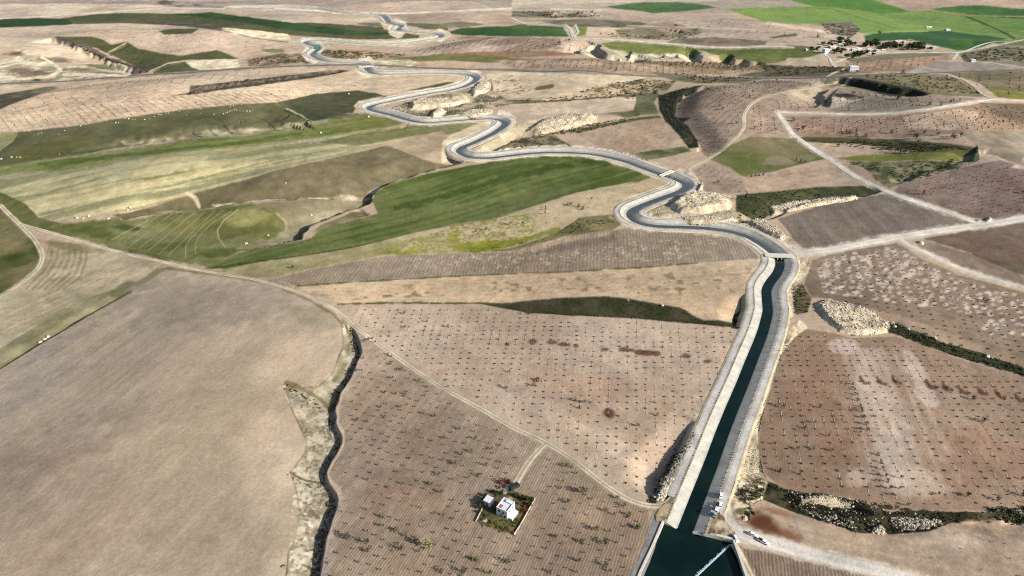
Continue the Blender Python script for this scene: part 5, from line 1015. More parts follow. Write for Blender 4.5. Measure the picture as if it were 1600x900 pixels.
FAR_O = [('1220,816 1300,836 1440,838 1490,822 1600,820 1700,840 1700,980 1480,912 1300,866', '1250,832 1500,888', 4.5, 8.5, O_G, 0.4, (0.45, 0.85)), ('500,466 700,440 1080,418 1180,412 1160,474 1080,484 960,458 700,468', '520,462 1100,432', 4.5, 7, O_G, 0.4, (0.4, 0.8)),
 ('0,172 60,150 130,142 220,150 330,150 400,146 560,128 640,135 560,140 430,158 280,168 130,192 0,204', '60,172 80,190', 5, 15, O_G, 0.75, (1.0, 1.7)),
 ('120,134 300,118 500,106 400,118 290,132 250,146 130,140', '200,140 240,118', 6, 15, O_G, 0.6, (1.0, 1.6)),
 ('20,58 240,42 330,52 400,66 440,78 340,76 280,84 215,72 170,66 100,56', '200,60 230,44', 9, 15, O_G, 0.5, (1.2, 1.8)),
('1222,184 1300,186 1400,184 1490,172 1560,166 1640,174 1640,205 1480,204 1400,211 1262,212 1244,206', '1300,210 1300,190', 7, 7.5, O_E, 0.75, (1.8, 2.8)),
 ('1174,166 1204,156 1275,156 1290,172 1220,176 1214,184 1232,210 1170,210 1166,190', '1200,205 1198,180', 7, 7.5, O_E, 0.75, (1.6, 2.4)),
 ('1284,168 1300,156 1340,134 1400,148 1520,158 1470,164 1400,174 1310,174', '1350,170 1346,150', 7, 8, O_E, 0.6, (1.4, 2.4)),
 ('1100,136 1150,133 1210,126 1280,130 1216,146 1180,156 1166,180 1152,212 1112,244 1096,234 1092,212 1078,188 1062,176 1064,160', '1100,205 1150,160', 6, 7, O_F, 0.75, (1.4, 2.2)),
 ('1084,268 1110,254 1160,280 1168,300 1130,302', '1100,296 1140,264', 6, 6.5, O_F, 0.8, (1.0, 1.6)),
 ('1400,300 1450,280 1560,254 1640,280 1640,328 1562,342 1520,338 1450,314', '1480,330 1500,290', 6.5, 6.5, O_F, 0.7, (1.2, 2.0)),
 ('780,100 860,92 950,94 1100,98 1190,109 1150,116 1050,115 950,111 800,106', '900,110 906,95', 9, 10, O_G, 0.8, (1.8, 3.0)),
 ('1000,98 1120,98 1190,109 1130,109 1040,103', '1100,108 1106,99', 8, 8, O_G, 0.9, (3, 4.4)),
 ('600,85 660,74 716,60 890,62 898,80 800,84 700,86', '720,84 740,64', 10, 11, O_G, 0.7, (1.6, 2.8)),
 ('1040,40 1130,30 1240,40 1330,60 1200,64', '1150,60 1160,40', 14, 16, O_G, 0.4, (1.6, 3)),
 ('915,204 1000,187 1032,186 1058,214 1036,230 1000,243 960,240', '960,240 1010,190', 7, 7, O_F, 0.5, (0.8, 1.5)),
 ('860,340 1036,288 1000,302 960,322 900,338 830,360', '900,330 1000,300', 6, 9, O_F, 0.6, (0.8, 1.3)),
 ('1320,118 1480,118 1530,140 1460,146 1400,138 1340,124', '1380,130 1384,120', 12, 12, O_G, 0.35, (1.6, 3)),
 ('1480,116 1640,112 1640,150 1560,150', '1560,140 1564,118', 11, 12, O_G, 0.5, (1.6, 3.4)),
 ('1330,98 1400,92 1490,88 1420,110 1340,112', '1380,110 1390,92', 8, 9, O_G, 0.6, (1.4, 2.4)),
 ('1160,282 1210,274 1290,254 1340,288 1280,294', '1180,292 1320,268', 8, 8, O_F, 0.15, (0.8, 1.4))]
for poly, dpx, a, b, nm, keep, hh in FAR_O: plant(rows_par(poly, dpx, a, b), nm, keep, hh, 0.03 if hh[1] > 1.8 else 0.0, (3, 4.5), 0.6, 0.4)
LAND = [((790, 790), 'near the farmhouse'), ((640, 600), 'beside the long track'), ((545, 640), 'beside the upper gully'), ((530, 800), 'beside the lower gully'), ((620, 860), 'in the corner below the gully'), ((760, 870), 'below the farmhouse garden'), ((900, 860), 'between farmhouse and basin'), ((1000, 850), 'beside the basin road'), ((960, 790), 'at the track bend by the canal'), ((870, 720), 'by the farmhouse drive'), ((720, 690), 'in the middle of the plot'),
        ((700, 500), 'under the weedy wedge'), ((1000, 540), 'by the red soil stripe'), ((1080, 600), 'beside the left canal road'), ((960, 650), 'by the dark red soil patch'), ((900, 700), 'on the pale soil by the track'), ((1000, 740), 'in the pale corner by the hollow'), ((1230, 600), 'beside the right canal road'), ((1250, 700), 'near the spoil bank'), ((1300, 760), 'above the overgrown band'), ((1370, 640), 'on the pale belt'), ((1420, 750), 'at the foot of the pale belt'), ((1480, 610), 'by the red crescents'), ((1560, 700), 'beyond the pale belt'), ((1450, 560), 'below the green ditch')]
LANDP = np.array([l[0] for l in LAND], float)
def near_what(x, y):
    p = np.array(project(x, y)); return LAND[int(np.argmin(((LANDP - p) ** 2 * [1, 1.6]).sum(1)))][1]
def sz(r): return r[2] * F_PX / (r[1] * CP + CAM_H * SP)
inframe = lambda r: (lambda p: -5 < p[0] < 1605 and -5 < p[1] < 905)(project(r[0], r[1]))
for lst, nm in ((SAPS, 'sapling'), (TREES, 'tree')):
    lst.sort(key=sz, reverse=True)
vis = [r for r in SAPS if inframe(r)]; near_s = vis[:290]; near_ids = set(map(id, near_s)); rest = [r for r in SAPS if id(r) not in near_ids]
for x, y, h, w, k, orch in near_s:
    z = float(height(np.array([x]), np.array([y]))[0])
    add_single((SAP_M if orch == O_B else LOWSAP_M)[random.randrange(5)], 'sapling', x, y, z, h, 'dark sapling ' + near_what(x, y) + ' in the ' + orch, 'sapling', 'saplings ' + near_what(x, y))
for tall, tm, nm, lb in ((True, SAP_T, 'orchard_saplings', 'thin saplings in the rows around the farmhouse and on the far orchards'), (False, LOWSAP_T, 'low_saplings', 'low dark saplings in the rows beside the canal')):
    R_ = np.array([r[:3] for r in rest if (r[5] in (O_A, O_C, O_D)) != tall]); zz = height(R_[:, 0], R_[:, 1])
    tag(scatter_mesh(nm, tm, np.c_[R_[:, :2], zz], R_[:, 2] * 1.05, M['twig']), lb, 'saplings', None, 'stuff')
vis = [r for r in TREES if inframe(r)]; near_t = vis[:230]; ids = set(map(id, near_t)); restt = [r for r in TREES if id(r) not in ids]
for x, y, h, w, k, orch in near_t:
    z = float(height(np.array([x]), np.array([y]))[0])
    add_tree(x, y, z, h, w, k, ('olive green young orchard tree' if k == 'leaf' else 'brown half bare young orchard tree') + ' ' + near_what(x, y), 'tree', ('green' if k == 'leaf' else 'brown') + ' young trees ' + near_what(x, y), 'orchard_tree')
if restt:
    R_ = np.array([r[:3] for r in restt]); zz = height(R_[:, 0], R_[:, 1])
    tag(scatter_mesh('orchard_trees', [cat_arr([a, (b[0][:120], b[1][:30])]) for a, b in TREE_T], np.c_[R_[:, :2], zz], R_[:, 2], M['leaf']), 'young trees scattered through the farther orchards', 'trees', None, 'stuff')

# dry weeds left standing between the saplings of each planting row
def dashes(pts, keep, name, label, dirs):
    V, Q = [], []; p = pts[rng.random(len(pts)) < keep]; p = p[~near_any(p[:, 0], p[:, 1], 0.5)]
    for x, y in p:
        d_ = dirs(x, y); n_2 = np.array([-d_[1], d_[0]]); c_ = np.array([x, y]) + d_ * 2.6; L_, w_2 = rng.uniform(0.5, 1.7), rng.uniform(0.10, 0.24); k_ = len(V)
        for a_, b_ in ((-1, -.6), (1, -.8), (1.1, .5), (-.9, 1)): q_ = c_ + d_ * a_ * L_ + n_2 * b_ * w_2; V.append((*q_, 0.0))
        V.append((*c_, 0.04)); Q += [(k_, k_ + 1, k_ + 4), (k_ + 1, k_ + 2, k_ + 4), (k_ + 2, k_ + 3, k_ + 4), (k_ + 3, k_, k_ + 4)]
    V = np.array(V); V[:, 2] += height(V[:, 0], V[:, 1]) + 0.10
    tag(link(name, mesh(name, V, np.array(Q)), None, M['straw']), label, 'weeds', None, 'stuff')
def fan(vp, poly_y):
    def f(x, y):
        px, py = project(x, y); t = (py - 4 - vp[1]) / (py - vp[1]); qx, qy = flat(vp[0] + (px - vp[0]) * t, py - 4); d_ = np.array([qx - x, qy - y]); return d_ / np.hypot(*d_)
    return f
dashes(pA, 0.62, 'dry_weeds', 'pale dashes of dry weeds along the rows of the orchard left of the canal', fan((997, -554), 0))
dashes(pC, 0.55, 'dry_weeds', 'pale dashes of dry weeds along the rows of the orchard with the pale belt', fan((1134, 98), 0))
# ------------------------------------------------------------------ single trees and bushes that stand out
def zat(x, y): return float(height(np.array([x]), np.array([y]))[0])
def singles(items, label, cat, group, kind='leaf_dark', wide=1.0, name='tree', bush=None):
    for it in items:
        px, py, h = it[:3]; x, y, z = (float(v[0]) for v in at(px, py + h * 0.9))
        if bush: add_single(BUSH_M[bush][random.randrange(5)], 'bush', x, y, z - 0.1, h, label, 'bush', group)
        else: add_tree(x, y, z, h, wide, kind, label, cat, group, name)
singles([(1520, 622, 3.4)], 'round dark tree just under the red soil stripe, long shadow to its left', 'tree', None)
singles([(1537, 656, 3.8)], 'largest round olive tree of the orchard with the pale belt', 'tree', None, 'leaf', 1.1)
singles([(1225, 635, 3.0)], 'olive tree nearest the spoil bank in the orchard with the pale belt', 'tree', None, 'leaf', 1.1)
singles([(1281, 635, 2.6)], 'smaller olive tree in the brown part of the pale belt orchard', 'tree', None, 'leaf', 1.0)
singles([(1511, 773, 3.2)], 'dark tree at the lower edge of the pale belt orchard', 'tree', None)
singles([(1559, 780, 3.0)], 'yellowish tree beside the overgrown band at the orchard foot', 'tree', None, 'leaf', 1.1)
singles([(1597, 772, 3.4)], 'dark tree at the far right end of the overgrown band', 'tree', None)
singles([(1219, 735, 2.8), (1211, 693, 1.9), (1250, 740, 2.0), (1271, 700, 2.2), (1300, 703, 2.2), (1315, 656, 1.8)], 'small olive tree among saplings in the brown half of the orchard', 'tree', 'olive trees in the brown half of the orchard', 'leaf')
singles([(1332, 599.5, 1.8), (1321, 600, 1.5), (1335, 608, 1.8), (1339, 616, 1.9), (1341, 625, 1.9), (1344, 634, 2.0), (1347, 642, 1.9), (1350, 651, 2.1), (1354, 661, 2.4), (1356, 670, 2.2), (1344, 669, 1.8), (1371, 709, 2.1), (1376, 721, 2.0), (1379, 731, 2.6), (1371, 741, 1.9), (1384, 743, 2.3), (1387, 752, 1.8), (1391, 762, 2.3), (1394, 772, 1.8), (1374, 752, 1.6)], 'dark tree in the single long file along the pale belt', 'tree', 'dark trees in the long file', 'leaf_dark')
singles([(1406, 762, 2.0), (1387, 792, 2.9), (1401, 793, 2.5), (1417, 789, 2.0), (1467, 771, 1.9), (1344, 675, 1.6)], 'olive bush tree near the foot of the pale belt', 'tree', 'olive trees at the foot of the pale belt', 'leaf')
singles([(543, 839, 3.6)], 'dense dark green tree alone beside the gully', 'tree', None, 'leaf_dark', 1.15)
singles([(671, 851, 5.0)], 'largest yellow green tree standing below the farmhouse', 'tree', None, 'leaf_yellow', 1.0)
singles([(650, 846, 3.0)], 'dark tree beside the largest yellow green tree', 'tree', None)
singles([(573, 847, 3.4), (575, 860, 2.6), (628, 856, 3.2), (599, 808, 2.0), (593, 820, 1.8), (620, 828, 2.6)], 'leafy green tree in the corner between gully and farmhouse', 'tree', 'green trees by the gully', 'leaf', 1.1)
singles([(911, 766, 4.2)], 'broad olive tree between farmhouse and canal track', 'tree', None, 'leaf', 1.15)
singles([(885, 727, 3.0), (888, 783, 3.0), (932, 825, 3.2), (947, 847, 3.6), (910, 846, 2.8), (947, 882, 3.2), (996, 825, 2.6), (901, 739, 1.8), (975, 789, 2.6), (983, 803, 2.8), (997, 823, 2.8), (946, 797, 2.4), (965, 778, 2.2), (869, 838, 2.2), (905, 876, 2.4)], 'leafy tree in the corner between farmhouse drive and basin', 'tree', 'leafy trees right of the farmhouse', 'leaf', 1.1)
singles([(744, 875, 3.0), (793, 876, 3.2), (725, 892, 3.2), (765, 895, 2.6), (690, 892, 2.4)], 'green tree near the lower edge below the farmhouse', 'tree', 'green trees below the farmhouse', 'leaf', 1.1)
singles([(690, 768, 2.6), (674, 756, 2.4), (686, 740, 2.4), (712, 722, 2.6), (736, 704, 2.6), (747, 742, 2.2), (722, 708, 2.4), (694, 683, 2.2), (743, 684, 2.0), (768, 700, 1.8)], 'small tree with long shadow between gully and farmhouse', 'tree', 'small trees with long shadows', 'leaf')
singles([(557, 578, 2.2), (557, 656, 2.4), (576, 530, 2.2), (582, 528, 2.0), (586, 534, 2.0), (570, 532, 1.8)], 'small dark tree on the rim of the gully', 'tree', 'small trees on the gully rim')
singles([(606, 553, 2.0), (612, 556, 2.0), (610, 568, 2.2), (625, 578, 2.0), (628, 576, 2.2), (614, 590, 1.8), (655, 594, 2.0), (668, 604, 2.0), (602, 613, 2.2), (633, 615, 2.2), (627, 635, 2.2), (680, 649, 2.6), (718, 669, 2.4), (662, 645, 2.0), (595, 635, 2.0), (602, 650, 1.8)], 'small leafy tree in the upper corner beside the long track', 'tree', 'trees of the upper orchard corner', 'leaf')
singles([(833, 601, 2.8)], 'yellow green tree beside the rust brown bush', 'tree', None, 'leaf', 1.1)
singles([(841, 592, 3.4)], 'rust brown round bush alone among the saplings', 'bush', None, bush='rust')
singles([(899, 625, 2.6), (914, 627, 2.4), (997, 664, 2.4), (1027, 647, 1.9), (796, 580, 2.2), (791, 605, 2.6), (700, 509, 2.2), (633, 510, 2.0), (700, 604, 1.6), (1021, 628, 1.4)], 'olive tree standing out among the saplings by the canal', 'tree', 'olive trees among the canal saplings', 'leaf', 1.1)
singles([(852, 332, 3.2), (852, 326, 3.0), (852, 323, 2.8)], 'slim dark tree in the short file on the dry strip', 'tree', 'short file of slim trees', wide=0.7)
singles([(892, 319, 3.6), (904, 321, 3.4), (910, 325, 3.4), (887, 318, 2.4)], 'dark bushy tree in the cluster on the dry strip', 'tree', 'dark tree cluster on the dry strip', wide=1.2)
singles([(924, 309, 2.8)], 'small dark tree nearest the canal on the dry strip', 'tree', None)
singles([(816, 348, 2.6), (797, 348, 3.0), (759, 357, 3.0), (744, 361, 2.0)], 'dark shrub tree in the yellow green patch', 'tree', 'trees of the yellow green patch')
singles([(457, 417, 2.8)], 'single dark bush beside the track fork at the dry strip', 'tree', None, wide=1.3)
singles([(1122, 283, 3.4)], 'dark bush alone in the small field by the footbridge', 'tree', None, wide=1.2)
singles([(1164, 306, 9.0)], 'slim poplar above the spoil ground inside the canal bend', 'tree', None, wide=0.35)
singles([(1507, 249, 3.4), (1482, 253, 3.0), (1597, 299, 4.0), (1310, 226, 3.6), (1541, 470, 3.2), (1536, 467, 3.0), (1362, 396, 2.4), (1327, 410, 2.6), (1380, 456, 2.6)], 'single dark tree on the open fields right of the canal', 'tree', 'single trees on the right fields')
singles([(1174, 273 + 2, 3), (1180, 274, 3), (1186, 273, 3), (1192, 272, 3.4), (1244, 248, 3), (1251, 250, 3.4), (1257, 252, 3)], 'dark shrub on the boundary under the olive green field', 'tree', 'boundary shrubs of the olive field')
singles([(1392, 230, 4), (1400, 233, 5), (1407, 235, 4.5), (1414, 235, 4.5), (1422, 236, 4), (1340, 217, 3), (1352, 219, 3)], 'dark tree in the row above the yellow green strip', 'tree', 'tree row above the yellow green strip', wide=1.3)
singles([(1239, 185, 5), (1254, 198, 5), (1328, 205, 5), (1352, 210, 4.6), (1338, 210, 4), (1322, 203, 4), (1392, 205, 4), (1431, 212, 6), (1444, 205, 5), (1490, 212, 6), (1500, 209, 6), (1435, 220, 5), (1465, 208, 4), (1402, 150, 5), (1451, 160, 6), (1485, 157, 5), (1470, 162, 4), (1403, 150, 5), (1333, 143, 5)], 'dark tree on the reddish terraces near the pale tracks', 'tree', 'dark trees on the reddish terraces', wide=1.2)
singles([(1410, 109, 7)], 'round dark tree at the end of the grey fallow field', 'tree', None, wide=1.3)
singles([(874, 65, 6), (962, 108, 5), (889, 60, 5), (965, 37, 6), (1055, 37, 6), (1374, 48, 7), (1278, 53, 7), (849, 67, 4)], 'far dark tree alone between the terraces and fallow land', 'tree', 'lone far trees', wide=1.2)

# ------------------------------------------------------------------ scrub, weeds and loose stone (uncountable)
def pts_in(poly, n, world_even=True):
    poly = P(poly); w = wpoly(poly); lo, hi = w.min(0), w.max(0); out = []
    while sum(map(len, out)) < n:
        p = lo + rng.random((n * 3, 2)) * (hi - lo); out.append(p[inside(p[:, 0], p[:, 1], w)])
    return np.concatenate(out)[:n]
sc = []; 
def scr(poly, n, s=(0.6, 1.5)): p = pts_in(poly, n); sc.append(np.c_[p, rng.uniform(*s, n)])
scr('1028,150 1060,140 1098,134 1070,146 1056,178 1088,212 1092,230 1076,232 1060,210 1038,188', 260, (0.8, 2.0))
scr('1150,306 1280,294 1380,298 1340,308 1240,318 1180,344 1150,340', 240, (0.6, 1.8))
scr('750,475 880,466 985,468 1062,481 1100,498 1150,503 1060,504 900,493', 600, (0.3, 0.75))
scr('1310,506 1400,500 1500,542 1610,578 1640,600 1490,556 1392,520', 520, (0.5, 1.4))
scr('1190,750 1240,768 1340,782 1440,797 1560,803 1640,800 1640,812 1484,812 1452,830 1340,832 1262,806', 650, (0.4, 1.3))
scr('1540,796 1640,790 1640,816 1560,812', 160, (0.8, 1.8))
scr('1238,448 1254,444 1268,466 1262,488 1244,492', 110, (0.5, 1.3))
scr('1150,772 1190,745 1200,768 1170,790', 110, (0.5, 1.3))
scr('1158,797 1172,790 1180,806 1168,812', 40, (0.5, 1.1))
scr('1094,812 1104,806 1118,836 1100,834', 40, (0.3, 0.8))
scr('1046,786 1060,764 1066,768 1044,816 1036,812', 60, (0.3, 0.7))
scr('268,150 300,142 332,132 470,116 546,110 400,134', 300, (0.8, 2.4))
scr('110,66 200,102 232,110 190,98', 150, (1, 3)); scr('84,58 190,76 280,90 225,108 150,76', 120, (0.8, 2))
scr('900,144 1005,124 1056,127 1020,149', 330, (0.8, 2.2)); scr('800,156 1010,146 1010,154 830,162', 160, (0.8, 2.2))
scr('762,244 815,216 870,214 840,234', 130, (0.6, 1.8)); scr('840,212 935,190 1000,184 905,208', 170, (0.8, 2))
scr('1320,252 1400,262 1530,240 1500,262 1420,284', 260, (0.6, 1.8)); scr('1240,217 1400,220 1520,232 1440,238 1300,224', 260, (0.8, 2))
scr('1190,102 1330,106 1345,112 1200,120', 260, (1, 3)); scr('1340,118 1480,118 1540,150 1400,142', 220, (1, 2.6)); scr('1500,84 1640,74 1640,100 1510,94', 240, (1.2, 3.4))
scr('1050,114 1190,120 1100,130', 160, (1, 2.6)); scr('930,52 1090,46 1090,60 960,60', 150, (1, 3)); scr('1280,36 1345,46 1330,58 1290,52', 120, (1, 3.4))
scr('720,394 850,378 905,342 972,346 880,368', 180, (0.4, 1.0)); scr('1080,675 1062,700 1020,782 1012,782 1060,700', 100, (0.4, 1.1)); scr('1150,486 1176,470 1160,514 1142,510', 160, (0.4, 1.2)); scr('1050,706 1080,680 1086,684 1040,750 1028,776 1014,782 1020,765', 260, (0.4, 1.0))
scr('505,78 640,86 560,94 500,86', 180, (1, 3)); scr('385,92 475,86 475,98 390,103', 140, (1, 3)); scr('800,17 935,17 938,26 850,28', 120, (1.5, 4))
for q, low, dd, ws, wr in [_banks[0]] * 2 + _banks[:6]:
    p = resample(q, 1.1); p = p + normals2(p) * (low * rng.uniform(ws * .6, ws + 3.5, len(p)))[:, None]; sc.append(np.c_[p, rng.uniform(0.35, 1.1, len(p))])
S_ = np.concatenate(sc); S_ = S_[seg_dist(S_[:, 0], S_[:, 1], resample(CANAL, 10))[0] > 13.6]
z_ = height(S_[:, 0], S_[:, 1])
half = rng.random(len(S_)) < 0.68
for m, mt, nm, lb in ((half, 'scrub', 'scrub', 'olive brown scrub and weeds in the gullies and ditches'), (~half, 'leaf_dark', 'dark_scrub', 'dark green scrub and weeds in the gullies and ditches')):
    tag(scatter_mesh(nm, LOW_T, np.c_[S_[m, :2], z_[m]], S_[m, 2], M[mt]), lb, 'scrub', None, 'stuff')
st = []
def stones(poly, n, s=(0.25, 0.8)): p = pts_in(poly, n); st.append(np.c_[p, rng.uniform(*s, n)])
stones('1128,788 1152,712 1180,648 1196,606 1222,540 1240,528 1206,600 1194,640 1184,700 1196,740 1170,788', 900, (0.12, 0.42))
stones('1224,438 1246,420 1262,404 1268,420 1240,462 1238,492 1226,520 1214,560 1206,560', 500, (0.12, 0.42))
stones('1196,750 1240,768 1340,782 1440,800 1440,828 1340,830 1262,806', 150, (0.25, 0.8))
stones('1250,775 1300,772 1335,786 1328,794 1280,782 1250,790', 120, (0.3, 0.8)); stones('1252,790 1330,812 1340,828 1290,814', 160, (0.3, 0.8))
stones('1148,490 1176,470 1160,514', 90, (0.4, 1.1)); stones('1020,776 1046,744 1056,752 1036,784', 160, (0.4, 1.2))
stones('1100,812 1124,800 1142,830 1150,846 1110,836', 140, (0.15, 0.5)); stones('1012,330 1062,302 1100,300 1150,330 1240,376 1180,362 1100,346', 620, (0.3, 1.0))
stones('1012,888 1000,900 1022,826 1030,800 1024,806 992,896', 130, (0.2, 0.6)); stones('606,170 700,146 770,142 790,164 690,186', 240, (0.5, 1.4)); stones('956,330 1036,291 1050,286 966,330', 90, (0.3, 0.8))
st.append(np.c_[pts_in('1290,872 1400,900 1480,925 1480,921 1400,895 1220,848 1214,850', 160), rng.uniform(0.2, 0.6, 160)])
dk_ = pts_in('1012,784 1060,704 1084,676 1090,678 1046,756', 260); dk_ = np.c_[dk_, rng.uniform(0.3, 0.9, 260)]  # stones here get a dark colour to stand for the hollow's shade
tag(scatter_mesh('shade_dark_stones', ROCK_T, np.c_[dk_[:, :2], height(dk_[:, 0], dk_[:, 1]) + .1], dk_[:, 2], M['stone_dark']), 'stones coloured dark for shade in the hollow beside the left canal road', 'stones', None, 'stuff')
T_ = np.concatenate(st); T_ = T_[seg_dist(T_[:, 0], T_[:, 1], resample(CANAL, 10))[0] > 13.3]
for q, w in TRACK_LINES:
    if q[:, 1].min() < 700: T_ = T_[seg_dist(T_[:, 0], T_[:, 1], q)[0] > w / 2 + 0.4]
T_[:, 2] *= 0.8; hf = rng.random(len(T_)) < 0.6
for m_, mt_, lb_ in ((hf, 'stone', 'loose cream stones strewn along banks and spoil ground'), (~hf, 'stone_grey', 'loose greyer stones strewn along banks and spoil ground')):
    tag(scatter_mesh('loose_stones', ROCK_T, np.c_[T_[m_, :2], height(T_[m_, 0], T_[m_, 1]) + T_[m_, 2] * 0.12], T_[m_, 2], M[mt_]), lb_, 'stones', None, 'stuff')
# guard stones and tufts along both lips of the canal
k = resample(CANAL[:int(len(CANAL) * 0.62)], 1.9); nn = normals2(k)
for o, nm, lb in ((8.55, 'guard_stones', 'row of small dark guard stones along the left lip of the canal'), (-8.55, 'guard_stones', 'row of small dark guard stones along the right lip of the canal')):
    p = k + nn * o; s = rng.uniform(0.22, 0.42, len(p)); keep = rng.random(len(p)) < 0.8
    tag(scatter_mesh(nm, ROCK_T, np.c_[p[keep], np.full(keep.sum(), 0.42)], s[keep], M['stone_dark']), lb, 'guard stones', None, 'stuff')

# ------------------------------------------------------------------ rubble heaps
def heap(poly, hgt, run, label, n, s=(0.4, 1.1), cell=0.9, col=((218, 205, 178), (186, 169, 142)), cat='rubble heap'):
    w = wpoly(P(poly)); c = w.mean(0); z0 = zat(*c); lo, hi = w.min(0) - 2, w.max(0) + 2
    ext = (hi - lo).max(); cell = max(cell, ext / 90)
    xs, ys = np.arange(lo[0], hi[0], cell), np.arange(lo[1], hi[1], cell); XX, YY = np.meshgrid(xs, ys); sd = sdf(XX, YY, w) + (fbm(XX, YY, 6, 2, 61) - .5) * 1.6
    hh = hgt * sstep(0, 1, np.clip(sd / run, 0, 1)) * (0.75 + 0.5 * fbm(XX, YY, 7, 3, 62)) + np.where(sd > 0, 0, sd * 0.8) + (fbm(XX, YY, 2.2, 2, 63) - .5) * min(1.0, hgt * .3)
    ZZ = height(XX, YY) + hh - 0.15; I = np.arange(XX.size).reshape(XX.shape); qd = np.stack([I[:-1, :-1], I[:-1, 1:], I[1:, 1:], I[1:, :-1]], -1).reshape(-1, 4)
    ok = (sd > -1.2); qd = qd[ok.reshape(-1)[qd].all(1)]; used, inv = np.unique(qd, return_inverse=True)
    t = np.clip((fbm(XX, YY, 5, 3, 64) - .5) * 3 + .5, 0, 1)[..., None]; C = lin(col[0]) * (1 - t) + lin(col[1]) * t
    V = np.stack([XX, YY, ZZ], -1).reshape(-1, 3)[used] - np.array([*c, z0])
    me = mesh('rubble_heap', V, inv.reshape(-1, 4), True, None, C.reshape(-1, 3)[used]); o = link('rubble_heap', me, None, M['soil'], (*c, z0)); tag(o, label, cat, 'rubble heaps along the canal')
    p = []; 
    while len(p) < n:
        r = lo + rng.random((n * 3, 2)) * (hi - lo); r = r[sdf(r[:, 0], r[:, 1], w) > 0.3]; p += list(r)
    p = np.array(p[:n]); j = np.clip(((p[:, 0] - lo[0]) / cell).astype(int), 0, XX.shape[1] - 1); i = np.clip(((p[:, 1] - lo[1]) / cell).astype(int), 0, XX.shape[0] - 1)
    s_ = s[0] + (s[1] - s[0]) * rng.random(n) ** 1.8; zz_ = ZZ[i, j] - z0 + s_ * .15; hf = rng.random(n) < (0.25 if col[0][0] < 150 else 0.62)
    for m_, mt_ in ((hf, 'stone'), (~hf, 'stone_grey')):
        q = scatter_mesh('stones', ROCK_T, np.c_[(p - c)[m_], zz_[m_]], s_[m_], M[mt_], o)
        if q: q['kind'] = 'stuff'
    return o
heap('1270,474 1290,468 1330,476 1370,488 1392,508 1390,522 1350,526 1312,520 1290,502 1276,490', 2.7, 5, 'largest heap of cream boulders beside the green ditch', 924, (0.22, 0.81))
heap('1042,322 1062,306 1090,302 1128,306 1148,318 1140,328 1100,336 1060,336', 5.0, 7, 'tall cream spoil heap inside the sharp canal bend', 484, (0.22, 0.74))
heap('1052,340 1100,337 1140,336 1160,344 1130,350 1080,349', 1.8, 4, 'low stony spoil bank between the tall heap and the canal', 572, (0.22, 0.68))
heap('1162,345 1190,342 1214,356 1234,372 1220,376 1190,364', 2.4, 4, 'rough stone heap where the creek meets the canal', 572, (0.28, 0.81))
heap('1200,322 1240,312 1300,305 1345,304 1340,312 1290,320 1230,332 1206,334', 2.2, 3.5, 'long rubble wall above the dark ploughed field', 924, (0.33, 0.93))
heap('1366,823 1374,816 1384,822 1386,834 1372,836 1360,832', 2.2, 3, 'small bright rock pile at the foot of the overgrown band', 198, (0.28, 0.74))
heap('1384,806 1430,804 1474,806 1476,816 1448,828 1420,830 1388,818', 1.6, 4, 'dark weedy rock pile right of the small bright one', 352, (0.28, 0.81), col=((120, 112, 92), (76, 74, 56)))
heap('1250,778 1290,774 1330,784 1336,792 1300,788 1262,784 1248,790', 1.3, 2, 'curved cream stone bank in the overgrown band', 264, (0.22, 0.56))
heap('820,206 850,186 900,178 934,182 926,192 880,204 846,212', 5.0, 9, 'long cream spoil heap above the weedy ditch', 660, (0.33, 1.05), 1.4)
heap('636,164 650,156 690,156 730,150 738,160 700,168 660,172 640,172', 4.5, 8, 'cream spoil ridge inside the canal hairpin', 308, (0.33, 0.99), 1.4)
heap('669,182 676,172 690,169 698,174 692,182 676,186', 4.5, 7, 'rounded cream mound below the spoil ridge', 110, (0.28, 0.87), 1.2)
heap('730,146 745,130 760,124 768,132 764,144 740,152', 4.5, 8, 'cream spoil bank outside the hairpin', 264, (0.28, 0.93), 1.4)
heap('714,180 736,172 770,172 772,178 740,184', 2.4, 5, 'low stony spoil bed beside the canal', 352, (0.28, 0.93), 1.4)
heap('1536,346 1542,339 1550,341 1553,347 1544,349', 2.8, 3.5, 'white gravel cone at the crossing of pale roads', 52, (0.17, 0.50), col=((222, 214, 200), (206, 198, 184)))
heap('1522,345 1526,342 1533,346 1530,349', 1.4, 2, 'small white stone pile next to the gravel cone', 52, (0.17, 0.50), col=((222, 214, 200), (206, 198, 184)))
heap('1178,288 1180,287 1182,289 1180,291', 0.6, 1, 'tiny cream stone pile in the pinkish field', 13, (0.17, 0.37)) if False else None
heap('1088,299 1094,287 1099,288 1098,297 1092,300', 3.0, 3, 'steep cream rubble cone by the footbridge bend', 66, (0.22, 0.56))
heap('1432,380 1438,376 1444,379 1442,383', 1.4, 2, 'small cream pile at the fork of the pale side road', 35, (0.17, 0.43))
heap('1214,812 1220,806 1230,806 1226,812', 0.8, 1.5, 'low stone pile on the red soil', 26, (0.17, 0.37)) if False else None
heap('1158,812 1162,806 1170,808 1168,814 1161,815', 1.5, 2, 'low cream dirt pile at the bend of the white gravel road', 30, (0.17, 0.37))
heap('1022,776 1030,760 1044,754 1046,764 1036,780 1026,784', 2.2, 3, 'cream rock outcrop in the hollow by the left canal road', 154, (0.22, 0.74))

